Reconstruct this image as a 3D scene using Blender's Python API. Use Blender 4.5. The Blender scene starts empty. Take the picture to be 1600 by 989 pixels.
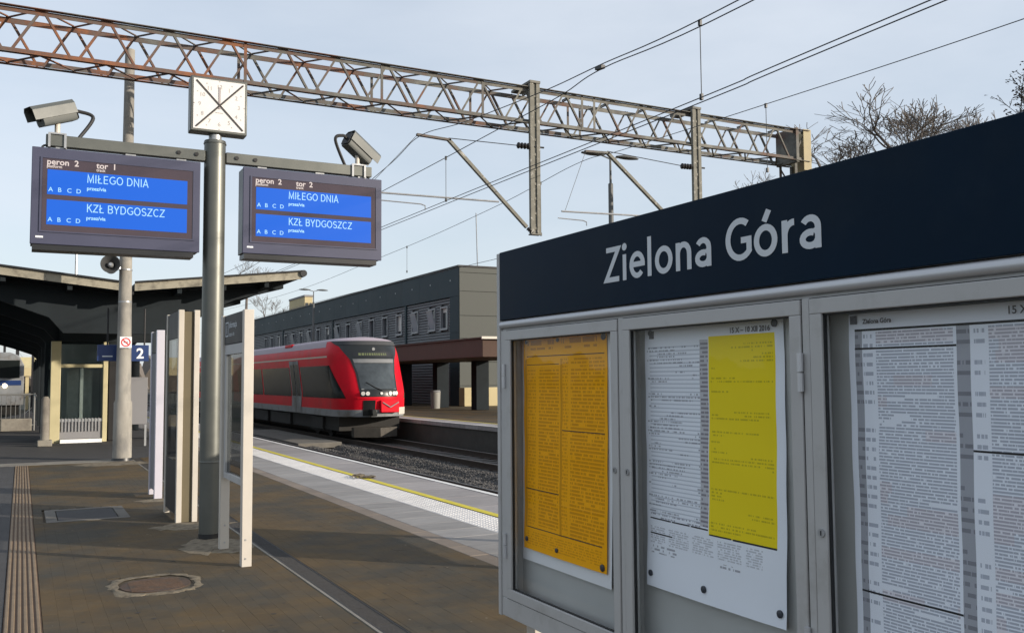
import bpy, math, random
from mathutils import Vector, Matrix
random.seed(7)
scene = bpy.context.scene
rad = math.radians
# ------------------------------------------------------------------ camera
CAM_H = 1.65
F_PX, YAW, PITCH, ROLL = 1455.6, 0.4844, 0.0662, -0.0074
cam_d = bpy.data.cameras.new('camera'); cam = bpy.data.objects.new('camera', cam_d)
scene.collection.objects.link(cam)
fwd = Vector((math.sin(YAW)*math.cos(PITCH), math.cos(YAW)*math.cos(PITCH), math.sin(PITCH)))
rgt = Vector((math.cos(YAW), -math.sin(YAW), 0)); upv = rgt.cross(fwd)
r2 = math.cos(ROLL)*rgt + math.sin(ROLL)*upv; u2 = -math.sin(ROLL)*rgt + math.cos(ROLL)*upv
cam.matrix_world = Matrix(((r2.x, u2.x, -fwd.x, 0), (r2.y, u2.y, -fwd.y, 0), (r2.z, u2.z, -fwd.z, CAM_H), (0, 0, 0, 1)))
cam_d.sensor_fit = 'HORIZONTAL'; cam_d.sensor_width = 36; cam_d.lens = F_PX/1600*36
cam_d.clip_start = 0.05; cam_d.clip_end = 3000
scene.camera = cam
# ------------------------------------------------------------------ light
SUN_EL, SUN_AZ = rad(14), rad(135)          # azimuth clockwise from +Y
sunv = Vector((math.sin(SUN_AZ)*math.cos(SUN_EL), math.cos(SUN_AZ)*math.cos(SUN_EL), math.sin(SUN_EL)))
world = bpy.data.worlds.new('World'); scene.world = world; world.use_nodes = True
wn = world.node_tree.nodes; wl = world.node_tree.links; wn.clear()
w_out = wn.new('ShaderNodeOutputWorld'); w_bg = wn.new('ShaderNodeBackground'); w_bg.inputs[1].default_value = 0.15
w_sky = wn.new('ShaderNodeTexSky'); w_sky.sky_type = 'NISHITA'; w_sky.sun_disc = False
w_sky.sun_elevation = SUN_EL; w_sky.sun_rotation = SUN_AZ; w_sky.air_density = 1.0; w_sky.dust_density = 1.2; w_sky.ozone_density = 1.6
# thin high cloud veil over the sky
w_tc = wn.new('ShaderNodeTexCoord'); w_map = wn.new('ShaderNodeMapping'); w_map.inputs['Scale'].default_value = (1.2, 2.0, 5.0)
w_no = wn.new('ShaderNodeTexNoise'); w_no.inputs['Scale'].default_value = 1.6; w_no.inputs['Detail'].default_value = 7; w_no.inputs['Roughness'].default_value = .55
w_mr = wn.new('ShaderNodeMapRange'); w_mr.inputs[1].default_value = .3; w_mr.inputs[2].default_value = .75; w_mr.inputs[3].default_value = .56; w_mr.inputs[4].default_value = .82
w_sep = wn.new('ShaderNodeSeparateXYZ'); w_hz = wn.new('ShaderNodeMapRange'); w_hz.inputs[1].default_value = .0; w_hz.inputs[2].default_value = .6; w_hz.inputs[3].default_value = .55; w_hz.inputs[4].default_value = 0
w_mx = wn.new('ShaderNodeMath'); w_mx.operation = 'MAXIMUM'
w_mix = wn.new('ShaderNodeMix'); w_mix.data_type = 'RGBA'; w_mix.inputs['B'].default_value = (4.72, 5.08, 5.62, 1)
wl.new(w_tc.outputs['Generated'], w_map.inputs['Vector']); wl.new(w_map.outputs[0], w_no.inputs['Vector']); wl.new(w_no.outputs['Fac'], w_mr.inputs[0])
wl.new(w_tc.outputs['Generated'], w_sep.inputs[0]); wl.new(w_sep.outputs['Z'], w_hz.inputs[0])
wl.new(w_mr.outputs[0], w_mx.inputs[0]); wl.new(w_hz.outputs[0], w_mx.inputs[1]); wl.new(w_mx.outputs[0], w_mix.inputs['Factor'])
wl.new(w_sky.outputs[0], w_mix.inputs['A']); wl.new(w_mix.outputs['Result'], w_bg.inputs[0]); wl.new(w_bg.outputs[0], w_out.inputs[0])
sun_d = bpy.data.lights.new('sun', 'SUN'); sun_d.energy = 4.8; sun_d.angle = rad(.6); sun_d.color = (1.0, .885, .74)
sun = bpy.data.objects.new('sun', sun_d); scene.collection.objects.link(sun)
sun.rotation_euler = sunv.to_track_quat('Z', 'Y').to_euler(); sun.location = (60, -60, 30)
scene.view_settings.view_transform = 'Standard'; scene.view_settings.look = 'None'
scene.view_settings.exposure = 0.22; scene.view_settings.gamma = 1.0
scene.cycles.max_bounces = 8; scene.cycles.transparent_max_bounces = 12
# ------------------------------------------------------------------ helpers
COL = scene.collection
WLOC = {}
def tag(o, label=None, cat=None, group=None, kind=None):
    if label: o['label'] = label
    if cat: o['category'] = cat
    if group: o['group'] = group
    if kind: o['kind'] = kind
    return o
def T(name, label, cat, loc=(0, 0, 0), group=None):
    o = bpy.data.objects.new(name, None); COL.objects.link(o); o.location = loc
    o.empty_display_size = .1
    WLOC[o.name] = Vector(loc)
    return tag(o, label, cat, group)
def S(name, loc=(0, 0, 0)):
    o = bpy.data.objects.new(name, None); COL.objects.link(o); o.location = loc
    o.empty_display_size = .1
    WLOC[o.name] = Vector(loc); o['kind'] = 'structure'
    return o
def link(name, me, parent=None, loc=None, rot=None):
    o = bpy.data.objects.new(name, me); COL.objects.link(o)
    if parent: o.parent = parent
    if loc is not None: o.location = loc
    if rot is not None: o.rotation_euler = rot
    return o
def copy_tree(o, parent=None):
    c = o.copy(); COL.objects.link(c); c.parent = parent
    WLOC[c.name] = WLOC.get(o.name, Vector((0, 0, 0)))
    for ch in o.children: copy_tree(ch, c)
    return c
class MB:
    def __init__(s): s.v = []; s.f = []; s.m = []; s.uv = None
    def add(s, vs, fs, mi=0):
        n = len(s.v); s.v += [tuple(p) for p in vs]
        for f in fs: s.f.append(tuple(i+n for i in f)); s.m.append(mi)
        return s
    def box(s, x0, x1, y0, y1, z0, z1, mi=0):
        vs = [(x, y, z) for z in (z0, z1) for y in (y0, y1) for x in (x0, x1)]
        return s.add(vs, [(0, 2, 3, 1), (4, 5, 7, 6), (0, 1, 5, 4), (2, 6, 7, 3), (0, 4, 6, 2), (1, 3, 7, 5)], mi)
    def obox(s, c, ax, ay, az, mi=0):   # centre and three half-axis vectors
        c = Vector(c); ax = Vector(ax); ay = Vector(ay); az = Vector(az)
        vs = [c+i*ax+j*ay+k*az for k in (-1, 1) for j in (-1, 1) for i in (-1, 1)]
        return s.add(vs, [(0, 2, 3, 1), (4, 5, 7, 6), (0, 1, 5, 4), (2, 6, 7, 3), (0, 4, 6, 2), (1, 3, 7, 5)], mi)
    def bar(s, p, q, w, h=None, mi=0, up=(0, 0, 1)):
        p = Vector(p); q = Vector(q); h = h or w; d = q-p; L = d.length; d.normalize()
        upv_ = Vector(up)
        if abs(d.dot(upv_)) > .98: upv_ = Vector((0, 1, 0))
        a = d.cross(upv_).normalized(); b = a.cross(d).normalized()
        return s.obox((p+q)/2, d*L/2, a*w/2, b*h/2, mi)
    def lbar(s, p, q, w, t, up=(0, 0, 1), flip=1, mi=0):   # L angle-section bar
        p = Vector(p); q = Vector(q); d = (q-p); L = d.length; d.normalize()
        upv_ = Vector(up)
        if abs(d.dot(upv_)) > .98: upv_ = Vector((0, 1, 0))
        a = d.cross(upv_).normalized()*flip; b = upv_-d*d.dot(upv_); b.normalize()
        m = (p+q)/2
        s.obox(m+a*w/2, d*L/2, a*w/2, b*t/2, mi); s.obox(m+b*(w/2+t/2), d*L/2, a*t/2, b*(w/2-t/2), mi)
        return s
    def tube(s, pts, r, n=8, caps=True, mi=0):
        pts = [Vector(p) for p in pts]; R_ = r if isinstance(r, (list, tuple)) else [r]*len(pts)
        base = len(s.v); prev = None
        for i, p in enumerate(pts):
            d = (pts[min(i+1, len(pts)-1)]-pts[max(i-1, 0)]).normalized()
            if prev is None:
                a = d.cross(Vector((0, 0, 1)))
                if a.length < .02: a = d.cross(Vector((0, 1, 0)))
            else: a = prev-d*prev.dot(d)
            a.normalize(); prev = a; b = d.cross(a)
            for k in range(n):
                t = 2*math.pi*k/n; s.v.append(tuple(p+R_[i]*(a*math.cos(t)+b*math.sin(t))))
        for i in range(len(pts)-1):
            for k in range(n):
                k2 = (k+1) % n; s.f.append((base+i*n+k, base+i*n+k2, base+(i+1)*n+k2, base+(i+1)*n+k)); s.m.append(mi)
        if caps:
            s.f.append(tuple(base+k for k in reversed(range(n)))); s.m.append(mi)
            s.f.append(tuple(base+(len(pts)-1)*n+k for k in range(n))); s.m.append(mi)
        return s
    def cyl(s, p, q, r, r1=None, n=20, mi=0): return s.tube([p, q], [r, r if r1 is None else r1], n, True, mi)
    def prism(s, poly, d, mi=0):     # planar polygon (3D points) extruded by vector d
        n = len(poly); d = Vector(d); b = len(s.v)
        s.v += [tuple(p) for p in poly]+[tuple(Vector(p)+d) for p in poly]
        s.f.append(tuple(b+i for i in reversed(range(n)))); s.f.append(tuple(b+n+i for i in range(n))); s.m += [mi, mi]
        for i in range(n):
            j = (i+1) % n; s.f.append((b+i, b+j, b+n+j, b+n+i)); s.m.append(mi)
        return s
    def quad(s, a, b, c, d, mi=0): return s.add([a, b, c, d], [(0, 1, 2, 3)], mi)
    def grid(s, fn, nu, nv, mi=0):
        b = len(s.v)
        for j in range(nv+1):
            for i in range(nu+1): s.v.append(tuple(fn(i/nu, j/nv)))
        for j in range(nv):
            for i in range(nu):
                a = b+j*(nu+1)+i; s.f.append((a, a+1, a+nu+2, a+nu+1)); s.m.append(mi)
        return s
    def mesh(s, name, mats, off=None, smooth=True, ang=32, fix=True):
        me = bpy.data.meshes.new(name)
        vs = s.v if off is None else [(x-off[0], y-off[1], z-off[2]) for x, y, z in s.v]
        me.from_pydata(vs, [], s.f)
        for mt in (mats if isinstance(mats, (list, tuple)) else [mats]): me.materials.append(mt)
        if any(s.m): me.polygons.foreach_set('material_index', s.m)
        if fix:
            import bmesh
            bm = bmesh.new(); bm.from_mesh(me); bmesh.ops.recalc_face_normals(bm, faces=bm.faces); bm.to_mesh(me); bm.free()
        if smooth:
            me.shade_smooth(); me.set_sharp_from_angle(angle=rad(ang))
        me.update()
        return me
    def build(s, name, mats, parent=None, bev=0, smooth=True, fix=True, kind=None, label=None):
        off = WLOC.get(parent.name) if parent else None
        o = link(name, s.mesh(name, mats, off, smooth, fix=fix), parent)
        WLOC[o.name] = off if off is not None else Vector((0, 0, 0))
        if bev:
            b = o.modifiers.new('bevel', 'BEVEL'); b.width = bev; b.segments = 2; b.limit_method = 'ANGLE'; b.angle_limit = rad(40)
        if kind: o['kind'] = kind
        if label: o['label'] = label
        return o
# ------------------------------------------------------------------ materials
def nt_new(name):
    m = bpy.data.materials.new(name); m.use_nodes = True
    return m, m.node_tree.nodes, m.node_tree.links, m.node_tree.nodes['Principled BSDF']
def M(name, col, rough=.6, metal=0, var=.12, vs=3.0, bump=0, bs=60, rnd=0, spec=.5, col2=None, c2s=1.5, c2lo=.5, c2hi=.65, rvar=.08, coat=0, detail=6, stretch=None):
    m, n, l, p = nt_new(name)
    p.inputs['Metallic'].default_value = metal; p.inputs['Specular IOR Level'].default_value = spec
    if coat: p.inputs['Coat Weight'].default_value = coat; p.inputs['Coat Roughness'].default_value = .12
    g = n.new('ShaderNodeNewGeometry'); vec = g.outputs['Position']
    if stretch:
        mp = n.new('ShaderNodeMapping'); mp.inputs['Scale'].default_value = stretch; l.new(vec, mp.inputs[0]); vec = mp.outputs[0]
    no = n.new('ShaderNodeTexNoise'); no.inputs['Scale'].default_value = vs; no.inputs['Detail'].default_value = detail; no.inputs['Roughness'].default_value = .62; l.new(vec, no.inputs['Vector'])
    mr = n.new('ShaderNodeMapRange'); mr.inputs[1].default_value = .25; mr.inputs[2].default_value = .75; mr.inputs[3].default_value = 1-var; mr.inputs[4].default_value = 1+var; l.new(no.outputs['Fac'], mr.inputs[0])
    base = None
    if col2:
        n2 = n.new('ShaderNodeTexNoise'); n2.inputs['Scale'].default_value = c2s; n2.inputs['Detail'].default_value = 8; n2.inputs['Roughness'].default_value = .65; l.new(vec, n2.inputs['Vector'])
        m2 = n.new('ShaderNodeMapRange'); m2.inputs[1].default_value = c2lo; m2.inputs[2].default_value = c2hi; l.new(n2.outputs['Fac'], m2.inputs[0])
        mx = n.new('ShaderNodeMix'); mx.data_type = 'RGBA'; mx.inputs['A'].default_value = (*col, 1); mx.inputs['B'].default_value = (*col2, 1); l.new(m2.outputs[0], mx.inputs['Factor'])
        base = mx.outputs['Result']
    hs = n.new('ShaderNodeHueSaturation')
    if base: l.new(base, hs.inputs['Color'])
    else: hs.inputs['Color'].default_value = (*col, 1)
    val = mr.outputs[0]
    if rnd:
        oi = n.new('ShaderNodeObjectInfo'); r3 = n.new('ShaderNodeMapRange'); r3.inputs[3].default_value = 1-rnd; r3.inputs[4].default_value = 1+rnd; l.new(oi.outputs['Random'], r3.inputs[0])
        mu = n.new('ShaderNodeMath'); mu.operation = 'MULTIPLY'; l.new(val, mu.inputs[0]); l.new(r3.outputs[0], mu.inputs[1]); val = mu.outputs[0]
    l.new(val, hs.inputs['Value']); l.new(hs.outputs[0], p.inputs['Base Color'])
    rr = n.new('ShaderNodeMapRange'); rr.inputs[3].default_value = max(0.02, rough-rvar); rr.inputs[4].default_value = min(1, rough+rvar); l.new(no.outputs['Fac'], rr.inputs[0]); l.new(rr.outputs[0], p.inputs['Roughness'])
    if bump:
        nb = n.new('ShaderNodeTexNoise'); nb.inputs['Scale'].default_value = bs; nb.inputs['Detail'].default_value = 5; l.new(g.outputs['Position'], nb.inputs['Vector'])
        b = n.new('ShaderNodeBump'); b.inputs['Strength'].default_value = bump; b.inputs['Distance'].default_value = .01; l.new(nb.outputs['Fac'], b.inputs['Height']); l.new(b.outputs[0], p.inputs['Normal'])
    return m
def emis(name, col, strength, base=(0.01, 0.01, 0.01)):
    m, n, l, p = nt_new(name); p.inputs['Base Color'].default_value = (*base, 1); p.inputs['Emission Color'].default_value = (*col, 1); p.inputs['Emission Strength'].default_value = strength; p.inputs['Roughness'].default_value = .35
    return m
def glass(name, tint=(.95, .97, .97), refl=1.0, rough=.02, f0=.006, f1=.6):
    m, n, l, p = nt_new(name); out = n['Material Output']; n.remove(p)
    tr = n.new('ShaderNodeBsdfTransparent'); tr.inputs[0].default_value = (*tint, 1)
    gl = n.new('ShaderNodeBsdfGlossy'); gl.inputs['Roughness'].default_value = rough; gl.inputs[0].default_value = (refl, refl, refl, 1)
    lw = n.new('ShaderNodeLayerWeight'); lw.inputs[0].default_value = .5
    pw = n.new('ShaderNodeMath'); pw.operation = 'POWER'; l.new(lw.outputs['Facing'], pw.inputs[0]); pw.inputs[1].default_value = 5
    mr = n.new('ShaderNodeMapRange'); mr.inputs[3].default_value = f0; mr.inputs[4].default_value = f1; l.new(pw.outputs[0], mr.inputs[0])
    mx = n.new('ShaderNodeMixShader'); l.new(mr.outputs[0], mx.inputs[0]); l.new(tr.outputs[0], mx.inputs[1]); l.new(gl.outputs[0], mx.inputs[2]); l.new(mx.outputs[0], out.inputs[0])
    return m
mt = {}
mt['navy'] = M('navy_sheet', (.0028, .0125, .028), .42, var=.15, vs=3, spec=.06, col2=(.007, .017, .031), c2s=2.5, c2lo=.5, c2hi=.72)
mt['alu'] = M('grey_powdercoat', (.42, .42, .415), .5, 0, .05, 2, bump=.03, bs=400, col2=(.33, .325, .31), c2s=7, c2lo=.55, c2hi=.78, rvar=.14)
mt['alu_in'] = M('backboard', (.42, .43, .43), .6, 0, .05, 4)
mt['alu_lt'] = M('silver_trim', (.52, .53, .55), .35, .3, .05, 3)
mt['rubber'] = M('black_rubber', (.012, .012, .013), .6)
mt['white'] = M('white_paint', (.51, .475, .42), .5, 0, .06, 4, col2=(.42, .385, .33), c2s=6, c2lo=.62, c2hi=.8)
mt['white_cl'] = M('white_enamel', (.50, .49, .56), .4, 0, .03, 3)
mt['cream'] = M('cream_paint', (.47, .42, .25), .5, 0, .08, 3)
mt['black'] = M('black_plastic', (.012, .013, .015), .4, var=.1)
mt['darkgrey'] = M('dark_grey_paint', (.020, .020, .022), .5, var=.1, spec=.25)
mt['housing'] = M('display_housing', (.056, .060, .102), .45, 0, .06, 3, spec=.35)
mt['bezel'] = M('display_bezel', (.055, .038, .048), .14, 0, .10, 3)
mt['steelgrey'] = M('grey_green_paint', (.125, .13, .118), .42, .5, .10, 5)
mt['camgrey'] = M('camera_housing', (.085, .092, .088), .5, .1, .06, 6)
mt['galv'] = M('galvanised', (.38, .39, .40), .4, .6, .15, 8)
mt['concrete'] = M('concrete', (.22, .205, .175), .85, 0, .16, 3, bump=.4, bs=60, col2=(.16, .145, .125), c2s=2)
mt['mast'] = M('mast_concrete', (.27, .255, .225), .85, 0, .22, 5, bump=.3, bs=50, col2=(.17, .165, .155), c2s=2, stretch=(1, 1, .4))
mt['cladslate'] = M('slate_cladding', (.018, .033, .041), .6, 0, .10, .8, rnd=.10, spec=.22)
mt['cladgrey'] = M('grey_cladding', (.066, .072, .066), .6, 0, .10, .8, rnd=.06, spec=.3)
mt['siding'] = M('ribbed_siding', (.145, .152, .16), .6, 0, .08, 1, rnd=.04, spec=.3)
mt['brown'] = M('brown_canopy', (.074, .046, .036), .7, 0, .15, 1.5, spec=.2)
mt['winframe'] = M('window_frame', (.20, .21, .225), .4, 0, .04)
mt['pane'] = M('window_pane', (.03, .035, .042), .08, 0, .1, .7, spec=.7)
mt['paneopen'] = M('tilted_pane', (.25, .27, .30), .12, 0, .1, .7, spec=.8)
mt['redtrain'] = M('train_red', (.60, .007, .020), .42, 0, .10, 1.5, spec=.12, col2=(.46, .012, .020), c2s=1.1, c2lo=.5, c2hi=.75)
mt['trainroof'] = M('train_roof', (.36, .30, .34), .5, 0, .06, 1, spec=.2)
mt['traingrey'] = M('train_grey', (.20, .21, .22), .5, 0, .15, 2, col2=(.13, .12, .11), c2s=1.2)
mt['trainbeige'] = M('train_stripe', (.50, .42, .34), .45)
mt['trainglass'] = M('train_glass', (.012, .015, .015), .15, 0, .3, .8, spec=.06)
mt['trainblack'] = M('train_black', (.010, .012, .012), .3)
mt['under'] = M('underframe', (.015, .014, .013), .8, bump=.3, bs=20)
mt['railsteel'] = M('rail_steel', (.055, .04, .032), .7, .2, .2, 8)
mt['railtop'] = M('rail_head', (.16, .15, .14), .45, .8, .1)
mt['sleeper'] = M('sleeper_concrete', (.075, .068, .062), .9, 0, .2, 5, bump=.4, bs=50)
mt['ballast'] = M('ballast_bed', (.040, .038, .036), .95, 0, .45, 14, bump=1.0, bs=26, col2=(.065, .06, .055), c2s=3)
mt['stone'] = M('ballast_stone', (.085, .082, .080), .9, 0, .5, 30)
mt['ground'] = M('earth_ground', (.085, .080, .060), .95, 0, .3, .6, bump=.6, bs=6, col2=(.06, .075, .035), c2s=.15)
mt['paver'] = M('brown_paver', (.098, .067, .032), .82, 0, .18, 2.2, bump=.25, bs=130, rnd=.07, col2=(.058, .052, .040), c2s=.7, c2lo=.42, c2hi=.60, spec=.25)
mt['paver_f'] = M('brown_paver_field', (.098, .067, .032), .82, 0, .24, 3.5, bump=.25, bs=130, col2=(.058, .052, .040), c2s=.7, c2lo=.42, c2hi=.60, spec=.25)
mt['joint'] = M('joint_sand', (.075, .056, .035), .95, 0, .2, 20)
mt['greypaver'] = M('grey_paver', (.062, .061, .062), .85, 0, .18, 2.5, bump=.3, bs=120, spec=.3)
mt['slab'] = M('edge_slab', (.275, .255, .25), .8, 0, .22, 2.5, bump=.25, bs=90, rnd=.13, stretch=(1, 3.5, 1))
mt['slab2'] = M('walk_slab', (.25, .24, .232), .8, 0, .18, 2.5, bump=.25, bs=90, rnd=.12, stretch=(1, 3, 1))
mt['border'] = M('border_slab', (.19, .155, .125), .85, 0, .14, 2.5, bump=.25, bs=90, rnd=.12)
mt['tactile'] = M('white_tactile', (.62, .60, .58), .7, 0, .12, 5, bump=.2, bs=90, rnd=.05)
mt['yellow'] = M('yellow_line', (.60, .50, .025), .65, 0, .12, 6)
mt['edgewhite'] = M('white_edge_paint', (.70, .69, .67), .7, 0, .12, 7)
mt['rib'] = M('tactile_rib', (.205, .148, .092), .75, 0, .22, 5)
mt['ribbase'] = M('tactile_base', (.095, .056, .032), .85, 0, .2, 5)
mt['rubble'] = M('sandy_patch', (.17, .14, .095), .95, 0, .35, 14, bump=.8, bs=40, col2=(.085, .066, .045), c2s=9)
mt['iron'] = M('cast_iron', (.030, .028, .027), .6, .2, .3, 18, bump=.5, bs=50)
mt['canopydark'] = M('canopy_soffit', (.017, .022, .026), .8, 0, .25, 1, spec=.15)
mt['fascia'] = M('canopy_fascia', (.27, .25, .195), .7, 0, .2, 3, col2=(.15, .135, .105), c2s=4)
mt['bark'] = M('bark', (.135, .118, .104), .95, 0, .2, 3)
mt['bark_d'] = M('dark_twigs', (.030, .028, .026), .95, 0, .2, 3)
mt['wire'] = M('wire', (.030, .032, .035), .5, .3)
mt['insul'] = M('insulator', (.016, .014, .014), .35, 0, .1)
mt['bluesign'] = M('blue_sign', (.008, .030, .12), .4, 0, .05)
mt['signwhite'] = M('sign_white', (.72, .75, .78), .5, 0, .02)
mt['lettering'] = M('sign_lettering', (.56, .60, .64), .5, 0, .02)
mt['red'] = M('sign_red', (.55, .04, .04), .5)
mt['paper'] = M('white_paper', (.74, .76, .80), .7, 0, .03, 6)
mt['ink'] = M('black_ink', (.015, .015, .018), .8)
mt['magnet'] = M('magnet', (.03, .035, .05), .4)
mt['glass'] = glass('cabinet_glass', (.985, .99, .985), .9)
mt['glass_d'] = glass('panel_glass', (.42, .44, .45), .9, f0=.05)
mt['glass_l'] = glass('lift_glass', (.86, .9, .88), .9)
mt['blue_led'] = emis('display_blue', (.012, .125, .66), 1.0, (.005, .01, .02)); mt['blue_led'].node_tree.nodes['Principled BSDF'].inputs['Specular IOR Level'].default_value = .15
mt['led_txt'] = emis('display_text', (.40, .74, 1.0), 1.0)
mt['led_wht'] = emis('display_white', (.85, .72, .66), .85)
mt['headlight'] = emis('headlight_lit', (1.0, .80, .50), 6.0)
mt['lens'] = M('lamp_lens', (.72, .70, .66), .15, 0, .05, spec=.8)
mt['dest'] = emis('destination_display', (.24, .27, .10), .55)
mt['hornd'] = M('horn_grey', (.05, .052, .054), .5)
mt['plastic_w'] = M('offwhite_plastic', (.50, .49, .46), .5)
mt['farwall'] = M('far_wall', (.45, .38, .22), .8, 0, .1, .5)
mt['fargrey'] = M('far_grey', (.20, .20, .21), .8, 0, .1, .5)
mt['seed'] = M('seed_cluster', (.030, .026, .022), .95)
# painted steel that has rusted: paint mixed with rust, more rust towards the left-hand end of the gantry
def rusty():
    m, n, l, p = nt_new('rusty_paint')
    g = n.new('ShaderNodeNewGeometry'); se = n.new('ShaderNodeSeparateXYZ'); l.new(g.outputs['Position'], se.inputs[0])
    no = n.new('ShaderNodeTexNoise'); no.inputs['Scale'].default_value = 1.1; no.inputs['Detail'].default_value = 8; no.inputs['Roughness'].default_value = .7; l.new(g.outputs['Position'], no.inputs['Vector'])
    mr = n.new('ShaderNodeMapRange'); mr.inputs[1].default_value = -2; mr.inputs[2].default_value = 11; mr.inputs[3].default_value = .12; mr.inputs[4].default_value = -.05; l.new(se.outputs['X'], mr.inputs[0])
    ad = n.new('ShaderNodeMath'); l.new(no.outputs['Fac'], ad.inputs[0]); l.new(mr.outputs[0], ad.inputs[1])
    cr = n.new('ShaderNodeValToRGB'); l.new(ad.outputs[0], cr.inputs[0]); e = cr.color_ramp.elements
    e[0].position = .47; e[0].color = (.10, .10, .092, 1); e[1].position = .60; e[1].color = (.115, .062, .045, 1)
    x = e.new(.69); x.color = (.22, .085, .035, 1); x = e.new(.76); x.color = (.09, .05, .042, 1); x = e.new(.38); x.color = (.165, .16, .14, 1)
    l.new(cr.outputs[0], p.inputs['Base Color']); p.inputs['Roughness'].default_value = .8
    return m
mt['rust'] = rusty()
mt['lampgrey'] = M('lamp_post_paint', (.10, .105, .105), .6, 0, .1, 3); mt['railgrey'] = M('railing_paint', (.16, .165, .165), .5, 0, .1, 3)
mt['wallshade2'] = M('shaded_concrete', (.055, .052, .046), .9, 0, .25, 3, bump=.4, bs=50)  # shade on the opposite platform wall put into a darker concrete colour
mt['wallshade'] = M('weathered_concrete', (.135, .125, .108), .9, 0, .2, 3, bump=.4, bs=50, col2=(.09, .085, .075), c2s=2)
# ------------------------------------------------------------------ the setting: ground, platforms, tracks
def sheet(name, x0, x1, y0, y1, z, m, parent=None, kind=None):
    b = MB().quad((x0, y0, z), (x1, y0, z), (x1, y1, z), (x0, y1, z)); return b.build(name, m, parent, kind=kind, fix=False)
sheet('ground', -1500, 1500, -1500, 1500, -1.05, mt['ground'], kind='structure')
# --- island platform
plat = S('platform')
PX0, PX1 = -2.45, 6.05
outline = [(PX0, -14), (PX1, -14), (PX1, 110), (3.2, 110), (1.7, 75), (0.2, 55), (PX0, 40)]
MB().prism([(x, y, -1.0) for x, y in outline], (0, 0, .978)).build('platform_body', mt['joint'], plat)
def flat(name, x0, x1, y0, y1, z0, z1, m, bev=0): return MB().box(x0, x1, y0, y1, z0, z1).build(name, m, plat, bev)
# paving beyond the range where single pavers can be told apart
MB().prism([(PX0, -14, -.022), (2.1, -14, -.022), (2.1, 4.6, -.022), (PX0, 4.6, -.022)], (0, 0, .020)).build('paving', mt['paver_f'], plat)
MB().prism([(PX0, 21.6, -.022), (3.74, 21.6, -.022), (3.74, 110, -.022), (3.2, 110, -.022), (1.7, 75, -.022), (.2, 55, -.022), (PX0, 40, -.022)], (0, 0, .020)).build('paving', mt['greypaver'], plat)
flat('paving', 2.10, 3.74, -14, 4.6, -.022, -.002, mt['paver_f'])
flat('concrete_strip', -2.45, 2.1, 20.9, 21.59, -.022, .003, mt['concrete'])
# single pavers (20 x 10 cm, long side along the platform)
CUTS = [(.30, 1.22, 12.30, 13.50), (.72, 1.30, 7.84, 8.52)]
def in_cut(x, y): return any(a < x < b and c < y < d for a, b, c, d in CUTS)
def paver_geo(mb, cx, cy, cz, w, l, ch=.0006, d=.02, tx=0, ty=0):
    vs = []
    for (hx, hy, z) in ((w/2-ch, l/2-ch, 0), (w/2, l/2, -ch), (w/2, l/2, -d)):
        for sx, sy in ((-1, -1), (1, -1), (1, 1), (-1, 1)):
            vs.append((cx+sx*hx, cy+sy*hy, cz+z+tx*sx*hx+ty*sy*hy))
    fs = [(0, 1, 2, 3)]
    for a in (0, 4):
        for i in range(4):
            j = (i+1) % 4; fs.append((a+i, a+4+i, a+4+j, a+j))
    mb.add(vs, fs)
def proj_px(p):
    v = Vector(p)-Vector((0, 0, CAM_H)); d = v.dot(fwd)
    if d < .1: return None
    return 800+F_PX*v.dot(r2)/d, 494.5-F_PX*v.dot(u2)/d, d
cells_b, cells_g = [], []
def rows(x0, x1, y0, y1, out, L=.2, Wd=.1):
    n = int((x1-x0)/Wd+.5); w = (x1-x0)/n
    for i in range(n):
        y = y0+(L/2 if i % 2 else 0)-L/2
        while y < y1:
            out.append((x0+w*(i+.5), y+L/2, w, L)); y += L
rows(.170, 2.10, 4.6, 20.9, cells_b); rows(2.325, 3.745, 4.6, 21.6, cells_b); rows(-1.25, -.075, 4.6, 20.9, cells_g)
flat('paving', PX0, -1.25, 4.6, 20.9, -.022, -.002, mt['greypaver'])
rp = random.Random(3)
def dist_key(c):
    q = proj_px((c[0], c[1], 0))
    if q is None or not (0 < q[0] < 778 and 0 < q[1] < 989): return 1e9
    return q[2]
cells_b = [c for c in cells_b if not in_cut(c[0], c[1])]
cells_b.sort(key=dist_key)
one = MB(); paver_geo(one, 0, 0, 0, .0996, .1993); paver_me = one.mesh('paver', mt['paver'], smooth=False, fix=False)
for c in cells_b[:300]:
    o = link('paver', paver_me, plat, (c[0], c[1], rp.uniform(-.0006, .0004)), (rp.uniform(-.002, .002), rp.uniform(-.003, .003), rp.uniform(-.003, .003)))
    o.scale = (c[2]/.1, 1, 1)
mbp = MB()
for c in cells_b[300:]:
    paver_geo(mbp, c[0], c[1], rp.uniform(-.0006, .0004), c[2]-.0004, c[3]-.0007, tx=rp.uniform(-.003, .003), ty=rp.uniform(-.002, .002))
mbp.build('brown_paving', mt['paver_f'], plat, smooth=False, fix=False, kind='stuff')
mbp = MB()
for c in cells_g:
    paver_geo(mbp, c[0], c[1], rp.uniform(-.0006, .0004), c[2]-.0004, c[3]-.0007, tx=rp.uniform(-.003, .003), ty=rp.uniform(-.002, .002))
mbp.build('grey_paving', mt['greypaver'], plat, smooth=False, fix=False, kind='stuff')
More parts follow.
